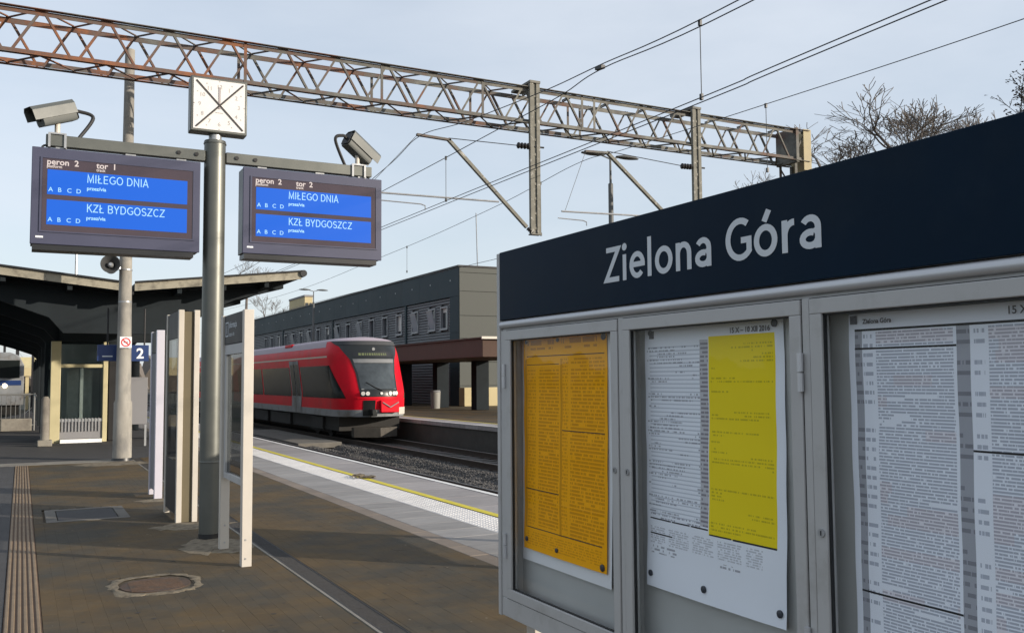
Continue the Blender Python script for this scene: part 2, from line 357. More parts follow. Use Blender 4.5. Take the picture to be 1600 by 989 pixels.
# slabs along the edge, one by one
def slab_run(name, x0, x1, y0, y1, L, m, gap=.004, ch=.005, zj=.0015, near=None):
    one = MB(); paver_geo(one, 0, 0, 0, x1-x0-gap, L-gap, ch=ch, d=.022); me = one.mesh(name, m, smooth=False, fix=False)
    y = y0
    while y < y1-.01:
        link(name, me, plat, ((x0+x1)/2, y+L/2, rp.uniform(-zj, zj)), (rp.uniform(-.002, .002), rp.uniform(-.002, .002), 0)); y += L
slab_run('border_slab', 3.75, 3.95, 5.0, 35, .5, mt['border'])
slab_run('walkway_slab', 3.95, 4.57, 5.0, 35, .5, mt['slab2'])
slab_run('edge_slab', 5.06, 6.05, 5.0, 45, 1.0, mt['slab'])
flat('far_slab_strip', 3.75, 4.57, 35, 110, -.022, .0, mt['slab2']); flat('far_edge_strip', 5.06, 6.05, 45, 110, -.022, .0, mt['slab'])
flat('near_slab_strip', 3.75, 6.05, -14, 5.0, -.022, .0, mt['slab2'])
# studded warning slabs
def stud_slab():
    mb = MB(); paver_geo(mb, 0, 0, 0, .476, .496, ch=.004, d=.022)
    for i in range(7):
        for j in range(7):
            x, y = -.204+i*.068, -.213+j*.071; r, rt = .017, .010
            vs = [(x+q*math.cos(a*math.pi/3), y+q*math.sin(a*math.pi/3), z) for q, z in ((r, 0), (rt, .006)) for a in range(6)]
            mb.add(vs, [tuple(range(6, 12))]+[(a, (a+1) % 6, 6+(a+1) % 6, 6+a) for a in range(6)])
    return mb.mesh('warning_slab', mt['tactile'], smooth=False, fix=False)
me_st = stud_slab(); y = 5.0
while y < 30:
    link('warning_slab', me_st, plat, (4.81, y+.25, rp.uniform(-.001, .001))); y += .5
flat('far_warning_strip', 4.57, 5.05, 30, 110, -.022, .001, mt['tactile'])
# painted lines
sheet('yellow_line', 5.06, 5.175, 4.9, 110, .0065, mt['yellow'], plat); sheet('white_edge_line', 5.945, 6.045, 4.9, 110, .0065, mt['edgewhite'], plat)
# ribbed guiding strip
guide = T('guiding_strip', 'narrow tan ribbed guiding strip running along the brown paving at the left', 'tactile strip', (.055, 12, 0))
MB().box(-.070, .166, 4.6, 20.9, -.021, .001).build('strip_base', mt['ribbase'], guide)
for i in range(6):
    x = -.052+i*.0395; y0 = 4.6
    MB().prism([(x-.012, y0, .001), (x+.012, y0, .001), (x+.0075, y0, .0075), (x-.0075, y0, .0075)], (0, 16.28, 0)).build('rib', mt['rib'], guide)
# drain with slotted grating
drain = T('drainage_channel', 'dark slotted drain running along the paving below the white posts', 'drain', (2.2, 12, 0))
MB().box(2.105, 2.127, 4.6, 21.6, -.021, .004).build('edge_strip', mt['concrete'], drain)
MB().box(2.295, 2.322, 4.6, 21.6, -.021, .001).build('edge_strip', mt['paver_f'], drain)
MB().box(2.136, 2.294, 4.6, 21.6, -.0215, -.018).build('channel', mt['black'], drain)
mg = MB(); mg.box(-.078, -.066, -.247, .247, -.017, 0); mg.box(.066, .078, -.247, .247, -.017, 0)
for k in range(20): y = -.235+k*.0247; mg.box(-.066, .066, y-.006, y+.006, -.012, -.001)
me_g = mg.mesh('grating', mt['iron'], smooth=False)
for k in range(34): link('grating', me_g, drain, (2.215-2.2, 4.85+k*.5-12, -.001))
# --- opposite platform
opp = S('opposite_platform')
OZ = .10
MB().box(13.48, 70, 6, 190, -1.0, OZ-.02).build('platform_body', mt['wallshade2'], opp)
MB().box(14.6, 70, 6, 190, OZ-.02, OZ).build('paving', mt['paver_f'], opp)
one = MB(); paver_geo(one, 0, 0, 0, 1.1, .994, ch=.006, d=.14); me_e = one.mesh('edge_slab', mt['slab'], smooth=False, fix=False)
for k in range(60): link('edge_slab', me_e, opp, (13.98, 14.5+k, OZ+rp.uniform(-.002, .002)))
sheet('yellow_line', 14.3, 14.42, 14, 74, OZ+.006, mt['yellow'], opp); sheet('white_edge_line', 13.45, 13.56, 14, 74, OZ+.006, mt['edgewhite'], opp)
# --- ballast and tracks
def bh(x, y):
    z = -.80
    for c in (7.725, 11.82):
        if abs(x-c) < 1.35: z = -.775
    z += .07*math.exp(-((x-9.25)/.22)**2)+.05*math.exp(-((x-10.35)/.2)**2)-.06*math.exp(-((x-9.8)/.22)**2)
    return z+.018*math.sin(x*9.1+y*3.3)*math.sin(y*4.7-x*2.1)
mb = MB(); mb.grid(lambda u, v: (6.05+u*7.43, 8+v*62, bh(6.05+u*7.43, 8+v*62)), 74, 300)
mb.build('ballast_bed', mt['ballast'], None, fix=False, kind='structure')
sheet('ballast_bed', 6.05, 13.48, 70, 190, -.80, mt['ballast'], kind='structure'); sheet('ballast_bed', 6.05, 13.48, -14, 8, -.80, mt['ballast'], kind='structure')
sheet('ballast_bed', -14, PX0, -14, 42, -.80, mt['ballast'], kind='structure')
mb = MB(); rs = random.Random(11)
for k in range(14000):
    x = rs.uniform(8.1, 10.95) if k % 3 else rs.choice((9.25, 10.35))+rs.gauss(0, .16); y = 15+26*rs.random()**1.3; r = rs.uniform(.016, .038); z = bh(x, y)+r*.35
    a = [Vector((rs.uniform(.6, 1.2)*s if i == j else rs.uniform(-.35, .35) for j in range(3)))*r for i in range(3) for s in (1, -1)]
    c = Vector((x, y, z)); vs = [c+q for q in a]
    mb.add(vs, [(0, 2, 4), (2, 1, 4), (1, 3, 4), (3, 0, 4), (2, 0, 5), (1, 2, 5), (3, 1, 5), (0, 3, 5)])
mb.build('ballast_stones', mt['stone'], None, smooth=False, fix=False, kind='stuff')
sl = MB(); sl.prism([(-1.3, -.13, -.10), (1.3, -.13, -.10), (1.3, .13, -.10), (-1.3, .13, -.10)], (0, 0, .10)); me_sl = sl.mesh('sleeper', mt['sleeper'], smooth=False)
def track(cx, y0, y1, ys0, ys1, path=None):
    t = S('railway_track', (cx, y0, -.76))
    for s in (-1, 1):
        x = cx+s*.7525
        def seg(mb, w0, w1, z0, z1):
            if path is None: mb.box(x-w1, x+w1, y0, y1, z0, z1)
            else:
                pts = [(px+s*.7525, py) for px, py in path]
                for (ax, ay), (bx, by) in zip(pts, pts[1:]): mb.bar((ax, ay, (z0+z1)/2), (bx, by, (z0+z1)/2), 2*w1, z1-z0)
        mb = MB(); seg(mb, 0, .07, -.758, -.742); seg(mb, 0, .010, -.742, -.635); seg(mb, 0, .036, -.635, -.604)
        r = mb.build('rail', mt['railsteel'], t)
        mb = MB(); seg(mb, 0, .030, -.6035, -.600); mb.build('rail_head', mt['railtop'], r)
    y = ys0
    while y < ys1:
        link('sleeper', me_sl, t, (0, y-y0, .0+rp.uniform(-.004, .004)), (0, 0, rp.uniform(-.01, .01))); y += .6
    return t
track(7.725, -14, 150, 12, 45); track(11.82, -14, 150, 14, 48)
track(-4.13, -14, 200, 20, 20, [(-4.13, -14), (-4.13, 42), (-3.2, 50), (-1.6, 60), (-.5, 75), (.4, 100), (1.2, 200)])
# concrete crossing panels between the two tracks
cr = T('crossing_panel', 'pale concrete crossing panels laid between the tracks left of the train nose', 'crossing panel', (9.6, 36, -.75))
for k in range(4): MB().box(8.75, 10.35, 33.0+k*2.6, 35.55+k*2.6, -.80, -.60).build('concrete_panel', mt['wallshade'], cr, .02)
# --- manhole covers and sandy patches
mh = T('manhole_cover', 'square concrete manhole cover with a grey frame, nearer the far lift', 'manhole cover', (.76, 12.9, 0))
for a in ((.30, 1.22, 12.30, 12.42), (.30, 1.22, 13.38, 13.50), (.30, .42, 12.42, 13.38), (1.10, 1.22, 12.42, 13.38)): MB().box(*a, -.021, .006).build('frame_side', mt['wallshade'], mh, .004)
MB().box(.43, 1.09, 12.43, 13.37, -.021, .001).build('cover', mt['greypaver'], mh, .005)
mh2 = T('manhole_cover', 'rusty round-cornered manhole cover set in crumbling pale mortar in the foreground', 'manhole cover', (1.0, 8.2, 0))
mb = MB(); rr_ = random.Random(5); nn = 40
ring_o = []; ring_i = []
for i in range(nn):
    a = 2*math.pi*i/nn; q = 1/max(abs(math.cos(a))**3+abs(math.sin(a))**3, .01)**(1/3)
    ring_o.append((1.01+.36*q*math.cos(a)*rr_.uniform(.90, 1.10), 8.18+.40*q*math.sin(a)*rr_.uniform(.90, 1.10))); ring_i.append((1.01+.29*q*math.cos(a)*rr_.uniform(.93, 1.05), 8.18+.32*q*math.sin(a)*rr_.uniform(.93, 1.05)))
vs = [(x, y, -.004) for x, y in ring_o]+[(x*.6+u*.4, y*.6+v*.4, .007+rr_.uniform(-.004, .005)) for (x, y), (u, v) in zip(ring_o, ring_i)]+[(x, y, .003) for x, y in ring_i]
mb.add(vs, [(i, (i+1) % nn, nn+(i+1) % nn, nn+i) for i in range(nn)]+[(nn+i, nn+(i+1) % nn, 2*nn+(i+1) % nn, 2*nn+i) for i in range(nn)])
mb.build('mortar_ring', mt['rubble'], mh2, fix=False)
mb = MB(); mb.box(.66, 1.36, 7.74, 8.62, -.0215, -.006); mb.build('bedding', mt['joint'], mh2)
mb = MB(); mb.cyl((1.01, 8.18, -.006), (1.01, 8.18, .0), .27, n=28)
for a in range(9): mb.bar((1.01-.2, 8.0+a*.045, .001), (1.01+.2, 8.0+a*.045, .001), .014, .006)
mb.build('cover', M('rusty_cover', (.085, .052, .034), .7, .2, .35, 16, bump=.5, bs=50, col2=(.05, .04, .033), c2s=8), mh2)
def patch(cx, cy, rx, ry, lab, seed):
    q = random.Random(seed); mb = MB(); n = 26
    pts = [(cx+rx*math.cos(2*math.pi*i/n)*q.uniform(.7, 1.15), cy+ry*math.sin(2*math.pi*i/n)*q.uniform(.7, 1.15)) for i in range(n)]
    vs = [(x, y, .0015) for x, y in pts]+[((x+cx)/2, (y+cy)/2, .009+q.uniform(-.003, .003)) for x, y in pts]+[(cx, cy, .008)]
    mb.add(vs, [(i, (i+1) % n, n+(i+1) % n, n+i) for i in range(n)]+[(n+i, n+(i+1) % n, 2*n) for i in range(n)])
    tag(mb.build('mortar_patch', mt['rubble'], None, fix=False), lab, 'mortar patch')
patch(1.62, 20.4, .8, .5, 'sandy mortar patch around the foot of the tall concrete mast', 1)
patch(1.75, 11.25, .5, .28, 'pale mortar patch in front of the middle notice cabinet', 2)
patch(1.78, 9.75, .35, .55, 'pale mortar patch around the foot of the grey clock pole', 3)
patch(1.85, 13.85, .42, .22, 'pale mortar patch in front of the farthest notice cabinet', 4)
mb = MB(); q = random.Random(9)
for k in range(14):
    c = Vector((5.12+q.uniform(-.13, .13), 15.2+q.uniform(-.2, .2), .012+q.uniform(0, .03))); mb.obox(c, (q.uniform(.03, .07), q.uniform(-.03, .03), q.uniform(-.01, .02)), (q.uniform(-.03, .03), q.uniform(.03, .08), q.uniform(-.01, .02)), (0, 0, .004))
tag(mb.build('crumpled_litter', mt['rubble'], None, smooth=False), 'small crumpled scrap lying on the yellow platform line', 'litter')

mt['gum'] = M('trodden_gum', (.035, .032, .028), .9); mt['gum2'] = M('pale_specks', (.20, .175, .13), .9)
for nm, mm, cnt, sd, rlo, rhi in (('gum_spots', 'gum', 130, 41, .008, .02), ('grit_specks', 'gum2', 70, 42, .004, .012)):
    mb = MB(); q = random.Random(sd)
    for _ in range(cnt):
        x, y, r = q.uniform(.2, 3.7), 5+13*q.random()**1.5, q.uniform(rlo, rhi)
        if in_cut(x, y) or 2.08 < x < 2.34: continue
        mb.add([(x+r*q.uniform(.7, 1.2)*math.cos(a*math.pi/4), y+r*q.uniform(.7, 1.2)*math.sin(a*math.pi/4), .0022) for a in range(8)], [tuple(range(8))])
    mb.build(nm, mt[mm], plat, smooth=False, fix=False, kind='stuff')
# ------------------------------------------------------------------ station building
bld = T('station_building', 'long grey station building with slate-blue top band and tilted windows', 'building', (22, 48.3, OZ))
BX, BY0, BY1, BT = 22.0, 48.3, 112.0, 8.14
MB().box(BX+.25, BX+14, BY0+.2, BY1, OZ, BT-.12).build('core_wall', mt['siding'], bld)
MB().box(BX-.06, BX+14, BY0-.05, BY1+.1, BT-.10, BT+.0).build('roof_edge', mt['darkgrey'], bld)
# slate panels of the top band
y = BY0
while y < BY1-.1:
    L = 3.0; MB().box(BX, BX+.24, y+.006, min(y+L, BY1)-.006, 6.40, BT-.11).build('band_panel', mt['cladslate'], bld); y += L
for z0, z1 in ((OZ, 2.2), (2.2, 4.3), (4.3, 6.39)):
    MB().box(BX, BX+.24, BY0+.006, BY0+1.28, z0+.006, z1-.006).build('corner_panel', mt['cladslate'], bld)
# small round fixings on the band
mb = MB()
for k in range(20): mb.cyl((BX-.012, BY0+1.2+k*3, 7.35), (BX+.004, BY0+1.2+k*3, 7.35), .05, n=8)
mb.build('band_fixings', mt['galv'], bld, kind='stuff')
WINS = [50.55, 52.42, 55.17]+[58.0+2.72*k for k in range(15)]
zz = OZ+.02
while zz < 6.38:
    h = .165
    segs = [(BY0+1.30, BY1)]
    if zz+h > 4.55 and zz < 5.92:
        segs = []; a = BY0+1.30
        for w in WINS: segs.append((a, w-.56)); a = w+.56
        segs.append((a, BY1))
    for a, b in segs:
        if b > a: MB().prism([(BX+.20, a, zz), (BX+.10, a, zz+.02), (BX+.10, a, zz+h*.6), (BX+.16, a, zz+h-.006), (BX+.20, a, zz+h-.006)], (0, b-a, 0)).build('siding_plank', mt['siding'], bld, smooth=False)
    zz += h
for y in (56.75, 72.9, 89): MB().box(BX+.02, BX+.22, y-.12, y+.12, OZ, 6.39).build('pilaster', mt['cladslate'], bld)
OPEN = {1, 2, 6, 8, 11, 13}
for i, w in enumerate(WINS):
    z0, z1 = 4.56, 5.90; mb = MB()
    for a in ((w-.55, w-.47, z0, z1), (w+.47, w+.55, z0, z1)): mb.box(BX+.03, BX+.24, a[0], a[1], a[2], a[3])
    mb.box(BX+.03, BX+.24, w-.47, w+.47, z1-.08, z1); mb.box(BX+.03, BX+.24, w-.47, w+.47, z0, z0+.08)
    f = mb.build('window', mt['winframe'], bld)
    MB().box(BX+.20, BX+.23, w-.46, w+.46, z0+.08, z1-.08).build('pane', mt['pane'], f)
    if i % 3 == 0: MB().box(BX+.185, BX+.198, w-.44, w+.44, z1-.08-.25*(1+i % 4), z1-.085).build('blind', mt['plastic_w'], f)
    if i in OPEN:
        tl = MB(); tilt = .24
        tl.prism([(BX+.10, w-.44, z0+.10), (BX+.14, w-.44, z0+.10), (BX+.14-tilt, w-.44, z1-.12), (BX+.10-tilt, w-.44, z1-.12)], (0, .88, 0))
        tl.build('tilted_sash', mt['paneopen'], f)
    MB().box(BX-.02, BX+.24, w-.58, w+.58, z0-.05, z0-.004).build('sill', mt['winframe'], f)
# end wall: large grey panels
zs = [OZ, 1.25, 2.6, 3.95, 5.25, 6.65, 7.72, 8.03]
for k in range(len(zs)-1):
    for j in range(4):
        x0 = BX+.02+j*3.4; MB().box(x0+.008, x0+3.392, BY0-.03, BY0+.19, zs[k]+.012, zs[k+1]-.012).build('wall_panel', mt['cladgrey'], bld)
MB().cyl((25.6, 53.3, 8.1), (25.5, 53.3, 12.2), .035, n=6).build('antenna', mt['galv'], bld)
plinth = MB().box(21.95, 24.3, 47.5, 48.22, OZ, 1.15).build('planter_wall', mt['farwall'], None, .02); tag(plinth, 'low sunlit yellowish wall block at the foot of the station building corner', 'wall')
# platform canopy of the opposite platform
can = T('platform_canopy', 'low brown flat canopy on dark columns in front of the station building', 'canopy', (18.5, 34, OZ))
MB().box(16.5, 20.6, 33.95, 100, 2.52, 3.27).build('fascia_box', mt['brown'], can, .02)
MB().box(16.42, 20.7, 33.85, 100.1, 3.274, 3.33).build('roof_sheet', mt['brown'], can)
MB().box(16.40, 20.72, 33.78, 33.845, 3.25, 3.35).build('end_trim', mt['white'], can)
for y in (41.7, 46.6, 52, 58, 64, 70): MB().box(19.8, 20.5, y-.25, y+.35, OZ, 2.519).build('column', mt['canopydark'], can, .02)
mt['bingrey'] = M('bin_grey', (.24, .235, .22), .6)
bin_ = T('litter_bin', 'pale grey cylindrical litter bin standing beside the canopy columns', 'bin', (19.3, 45.4, OZ))
MB().tube([(19.3, 45.4, OZ), (19.3, 45.4, .95)], [.24, .27], 16).build('body', mt['bingrey'], bin_); MB().tube([(19.3, 45.4, .955), (19.3, 45.4, 1.05)], [.29, .24], 16).build('lid', mt['fargrey'], bin_)
# ------------------------------------------------------------------ lamp posts on the opposite platform
def lamp_post(x, y, top, label):
    t = T('lamp_post', label, 'lamp post', (x, y, OZ), 'double lamp posts on the opposite platform')
    MB().tube([(x, y, OZ), (x, y, top-.75), (x, y, top-.72), (x, y, top)], [.085, .07, .035, .03], 10).build('pole', mt['lampgrey'], t)
    for s in (-1, 1):
        MB().tube([(x, y, top-.02), (x+s*.3, y, top+.06)], .022, 6).build('arm', mt['lampgrey'], t)
        mb = MB()
        for i in range(6):
            pass
        L = .75; c = x+s*(.25+L/2)
        def fn(u, v):
            a = u*2*math.pi; r = math.sin(max(.04, min(.96, v))*math.pi)**.5
            return (x+s*(.22+v*L), y+.15*r*math.cos(a), top+.07+(.085 if math.sin(a) > 0 else .04)*r*math.sin(a))
        mb.grid(fn, 12, 8); mb.build('lamp_head', mt['lampgrey'], t)
    return t
lamp_post(15.0, 22.3, 8.0, 'double-headed lamp post rising behind the blue station name board')
lamp_post(17.0, 60.5, 7.5, 'distant double-headed lamp post in front of the slate-blue building band')
# ------------------------------------------------------------------ overhead gantry
gan = T('overhead_gantry', 'rusty lattice steel gantry spanning all the tracks overhead', 'gantry', (-6.5, 19.3, -.8))
GY0, GY1, GZ0, GZ1, GX0, GX1 = 19.0, 19.65, 7.65, 8.52, -6.6, 19.45
for yy, fl in ((GY0, 1), (GY1, -1)):
    MB().lbar((GX0, yy, GZ1), (GX1, yy, GZ1), .10, .014, up=(0, 0, -1), flip=-fl).build('top_chord', mt['rust'], gan, smooth=False)
    MB().lbar((GX0, yy, GZ0), (GX1, yy, GZ0), .10, .014, up=(0, 0, 1), flip=fl).build('bottom_chord', mt['rust'], gan, smooth=False)
bay = 1.13; nb = int((GX1-GX0)/bay)
for k in range(nb):
    x = GX0+k*bay
    for yy in (GY0, GY1):
        off = 0 if (yy == GY0 or x > 10.0) else bay/2
        dy = -.004 if yy == GY0 else .004
        for a, b in (((x+off, GZ1), (x+off+bay/2-.06, GZ0)), ((x+off+bay/2+.06, GZ0), (x+off+bay, GZ1))):
            if b[0] > GX1: continue
            MB().lbar((a[0], yy+dy, a[1]), (b[0], yy+dy, b[1]), .042, .008, up=(0, 1, 0)).build('diagonal_brace', mt['rust'], gan, smooth=False)
    for zz_ in (GZ0, GZ1):
        if x < 10 or zz_ == GZ0:
            for a, b in (((x, GY0), (x+bay/2, GY1)), ((x+bay/2, GY1), (x+bay, GY0))):
                MB().lbar((a[0], a[1]+.02, zz_), (b[0], b[1]-.02, zz_), .036, .007).build('lateral_brace', mt['rust'], gan, smooth=False)
        else:
            MB().lbar((x+.3, GY0+.02, zz_), (x+.3, GY1-.02, zz_), .05, .008).build('batten', mt['rust'], gan, smooth=False)
for x in (3.92, 6.85, 9.3, 12.0, 12.35):
    for yy in (GY0-.012, GY1+.012): MB().lbar((x, yy, GZ0), (x, yy, GZ1), .06, .008).build('vertical_strut', mt['rust'], gan, smooth=False)
mb = MB(); mb.box(18.95, 19.05, 18.93, 19.72, GZ0-.05, GZ1+.05); mb.build('end_plate', mt['rust'], gan)
mb = MB(); mb.box(19.24, 19.52, 18.94, 18.97, GZ0-.25, GZ1+.04); mb.box(19.50, 19.52, 18.97, 19.7, GZ0-.25, GZ1+.04); mb.build('end_cover_plate', M('cream_plate', (.33, .28, .165), .7, 0, .15, 3, col2=(.26, .10, .04), c2s=1.8, c2lo=.6, c2hi=.7), gan)
for cx in (19.25, -6.4):
    for dx in (-.2, .2):
        for yy in (19.02, 19.62): MB().lbar((cx+dx, yy, -.8), (cx+dx, yy, GZ0), .09, .012, flip=1 if dx < 0 else -1).build('column_angle', mt['rust'], gan, smooth=False)
    z = -.5
    while z < 7.4:
        MB().bar((cx-.2, 19.0, z), (cx+.2, 19.0, z+.5), .05, .01, up=(0, 1, 0)).build('column_lacing', mt['rust'], gan, smooth=False)
        MB().bar((cx+.2, 19.64, z), (cx-.2, 19.64, z+.5), .05, .01, up=(0, 1, 0)).build('column_lacing', mt['rust'], gan, smooth=False); z += .5
mt['dropost'] = M('speckled_post', (.17, .165, .14), .85, 0, .3, 6, col2=(.36, .35, .32), c2s=9, c2lo=.58, c2hi=.66)
for x, zb in ((10.58, 5.02), (15.40, 5.0)):
    p = T('drop_post', 'drop post under the gantry '+('left of the name board, foot ending in mid-air' if x < 12 else 'with foot hidden by the name board'), 'post', (x, 19.3, zb), 'drop posts on the gantry')
    for s in (-1, 1):
        MB().box(x+s*.085-.045, x+s*.085+.045, 18.86, 18.95, zb, 8.60).build('channel', mt['dropost'], p)
    MB().box(x-.039, x+.039, 18.895, 18.925, zb, 8.60).build('web_plate', mt['dropost'], p)
    z = zb+.1
    while z < 8.5: MB().box(x-.05, x+.05, 18.88, 18.935, z, z+.06).build('batten_plate', mt['dropost'], p); z += .35
    MB().box(x-.14, x+.14, 18.84, 19.80, 8.604, 8.66).build('cap_plate', mt['rust'], p)
    MB().box(x-.13, x+.13, 18.84, 19.0, zb-.03, zb-.004).build('foot_plate', mt['rust'], p)
# ------------------------------------------------------------------ cantilevers
def insulator(mb, p, q, n=5, r=.055):
    p = Vector(p); q = Vector(q); pts = []; rad_ = []
    for i in range(n):
        for f, rr in ((0, .45), (.35, 1), (.65, 1), (1, .45)): pts.append(p.lerp(q, (i+f*.98)/n)); rad_.append(r*rr)
    mb.tube(pts, rad_, 10)
def cantilever(xp, foot, bend, end, stay, tube, steady, label):
    y = 18.9; t = T('cantilever_arm', label, 'cantilever', (xp, y, foot[1]), 'cantilever arms carrying the wires')
    MB().bar((foot[0], y, foot[1]), (bend[0], y, bend[1]), .07, .085, up=(0, 1, 0)).build('strut', mt['dropost'], t)
    MB().bar((bend[0]+.04, y, bend[1]), (end[0], y, end[1]), .05, .085, up=(0, 1, 0)).build('top_arm', mt['rust'], t)
    MB().tube([(bend[0], y, bend[1]+.04), (stay[0]-.2, y, stay[1])], .010, 6).build('stay_rod', mt['wire'], t)
    mb = MB(); insulator(mb, (stay[0]-.36, y, stay[1]), (stay[0]-.02, y, stay[1]+.01), 4, .075); mb.build('insulator', mt['insul'], t)
    MB().tube([(stay[0]-.02, y, stay[1]+.01), (xp+.28, y, stay[1]+.02)], .022, 8).build('stay_bolt', mt['wire'], t)
    mb = MB(); insulator(mb, (foot[0]+.02, y, foot[1]-.02), (foot[0]+.16, y, foot[1]-.13), 4, .05); mb.tube([(foot[0]+.16, y, foot[1]-.13), (xp, y, foot[1]-.16)], .03, 8); mb.build('foot_insulator', mt['insul'], t)
    MB().tube([(tube[0], y, tube[1]), (tube[2], y, tube[3])], .022, 8).build('registration_tube', mt['galv'], t)
    MB().tube([(steady[0], y, steady[1]), (steady[2]-.1, y, steady[3]+.03), (steady[2], y, steady[3]), (steady[2], y, steady[3]-.09)], .014, 6).build('steady_arm', mt['galv'], t)
    MB().tube([(end[0]+.02, y, end[1]), (tube[0]+.1, y, tube[1]+.02)], .006, 5).build('hanger_wire', mt['wire'], t)
cantilever(10.55, (10.35, 5.16), (8.37, 7.0), (7.60, 7.03), (10.47, 7.07), (6.3, 5.66, 9.62, 5.70), (6.7, 5.50, 7.80, 5.46), 'slanting cantilever arm left of the name board above the near track')
cantilever(15.38, (15.15, 5.15), (12.63, 7.16), (11.98, 7.13), (15.25, 7.06), (11.3, 5.61, 14.6, 5.70), (11.2, 5.44, 12.0, 5.40), 'slanting cantilever arm partly hidden by the name board above the far track')
# ------------------------------------------------------------------ wires
def spline(pts, n=8):
    out = []
    for i in range(len(pts)-1):
        p0 = Vector(pts[max(i-1, 0)]); p1 = Vector(pts[i]); p2 = Vector(pts[i+1]); p3 = Vector(pts[min(i+2, len(pts)-1)])
        for k in range(n):
            t = k/n; out.append(.5*((2*p1)+(p2-p0)*t+(2*p0-5*p1+4*p2-p3)*t*t+(3*p1-p0-3*p2+p3)*t**3))
    out.append(Vector(pts[-1])); return out
def wire(name, pts, r, label, sm=True):
    return tag(MB().tube(spline(pts) if sm else pts, r, 5).build(name, mt['wire'], None), label, 'overhead wire', 'overhead wires')
X = 7.65
wire('messenger_wire', [(X, -18, 6.9), (X, 0, 6.30), (X, 8.5, 6.24), (X, 11.66, 6.377), (X, 13.4, 6.46), (X, 16.5, 6.72), (X, 18.9, 6.99), (X, 21.1, 6.72), (X, 28, 6.25), (X, 45, 5.9), (X, 80, 7)], .0085, 'overhead messenger wire hung from the tip of the left cantilever arm')
wire('messenger_wire', [(X+.06, -18, 6.84), (X+.06, 0, 6.24), (X+.06, 8.5, 6.18), (X+.05, 11.6, 6.33), (X+.05, 12.9, 6.256), (X+.1, 15.4, 6.275), (X+.1, 21.1, 6.26), (X+.1, 40, 6.3), (X+.1, 80, 7)], .0085, 'lower overhead messenger wire that leaves its twin at the black clamp')
wire('contact_wire', [(X, -18, 5.25), (X, 5.8, 5.246), (X, 9.3, 5.231), (X+.1, 18.8, 5.357), (X, 30, 5.35), (X-.2, 90, 5.35)], .0075, 'upper of the twin contact wires over the near track')
wire('contact_wire', [(X+.05, -18, 5.21), (X+.05, 5.8, 5.205), (X+.05, 9.3, 5.191), (X+.16, 18.8, 5.317), (X+.05, 30, 5.31), (X-.15, 90, 5.31)], .0075, 'lower of the twin contact wires over the near track')
mb = MB(); mb.obox((X+.03, 11.66, 6.352), (.035, 0, 0), (0, .09, .008), (0, 0, .028)); tag(mb.build('wire_clamp', mt['wire'], None), 'black clamp joining the two messenger wires above the gantry', 'clamp')
XB = 11.7
wire('messenger_wire', [(XB, -18, 7), (XB, 0, 6.3), (XB, 7.5, 6.37), (XB, 12.4, 6.516), (XB, 16.9, 6.69), (XB, 18.9, 6.78), (XB, 23.35, 6.463), (XB, 32.3, 6.17), (XB, 50, 6.0), (XB, 90, 7)], .0075, 'thin single messenger wire crossing the sky at the upper right')
wire('contact_wire', [(XB, -18, 4.9), (XB, 8, 4.9), (XB+.2, 18.8, 5.0), (XB-.2, 45, 5.1), (XB, 100, 5.1)], .0075, 'contact wire over the far track running above the red train')
def dropper(x, y, z0, z1, lab):
    mb = MB(); mb.tube([(x, y, z0), (x, y, z1)], .0065, 5); mb.obox((x, y, z1-.02), (.016, 0, 0), (0, .022, 0), (0, 0, .04)); mb.obox((x, y, z0+.02), (.016, 0, 0), (0, .022, 0), (0, 0, .04))
    tag(mb.build('dropper_wire', mt['wire'], None), lab, 'dropper wire', 'dropper wires')
dropper(X+.03, 9.3, 5.23, 6.25, 'vertical dropper wire in the open sky right of the black clamp')
dropper(X+.08, 17.6, 5.34, 6.26, 'vertical dropper wire beside the left cantilever strut')
dropper(X+.08, 22.6, 5.35, 6.26, 'vertical dropper wire nearest the right display')
dropper(X+.08, 27.5, 5.35, 6.20, 'short distant dropper wire right of the right display')
dropper(XB, 12.4, 5.3, 6.51, 'dropper wire coming down to the right end of the gantry')
dropper(XB, 20.6, 5.3, 6.66, 'dropper wire left of the right cantilever arm')
dropper(XB, 30.0, 5.33, 6.22, 'dropper wire above the roof line of the slate-blue building')
# ------------------------------------------------------------------ lettering helpers
def text_mesh(name, body, size, m, align='LEFT', offset=0, sx=1.0):
    cu = bpy.data.curves.new(name, 'FONT'); cu.body = body; cu.size = size; cu.align_x = align; cu.offset = offset; cu.resolution_u = 3
    ob = bpy.data.objects.new(name, cu); COL.objects.link(ob)
    dg = bpy.context.evaluated_depsgraph_get(); me = bpy.data.meshes.new_from_object(ob.evaluated_get(dg))
    bpy.data.objects.remove(ob); me.materials.clear(); me.materials.append(m); me.name = name
    for v in me.vertices: v.co.x *= sx
    return me
def text_on_y(name, body, x, y, z, size, m, parent, **k):     # reads from -Y
    me = text_mesh(name, body, size, m, **k); w = WLOC[parent.name]
    return link(name, me, parent, (x-w.x, y-w.y, z-w.z), (rad(90), 0, 0))
def arc(cx, cy, rx, ry, a0, a1, n=12): return [(cx+rx*math.cos(rad(a0+(a1-a0)*i/n)), cy+ry*math.sin(rad(a0+(a1-a0)*i/n))) for i in range(n+1)]
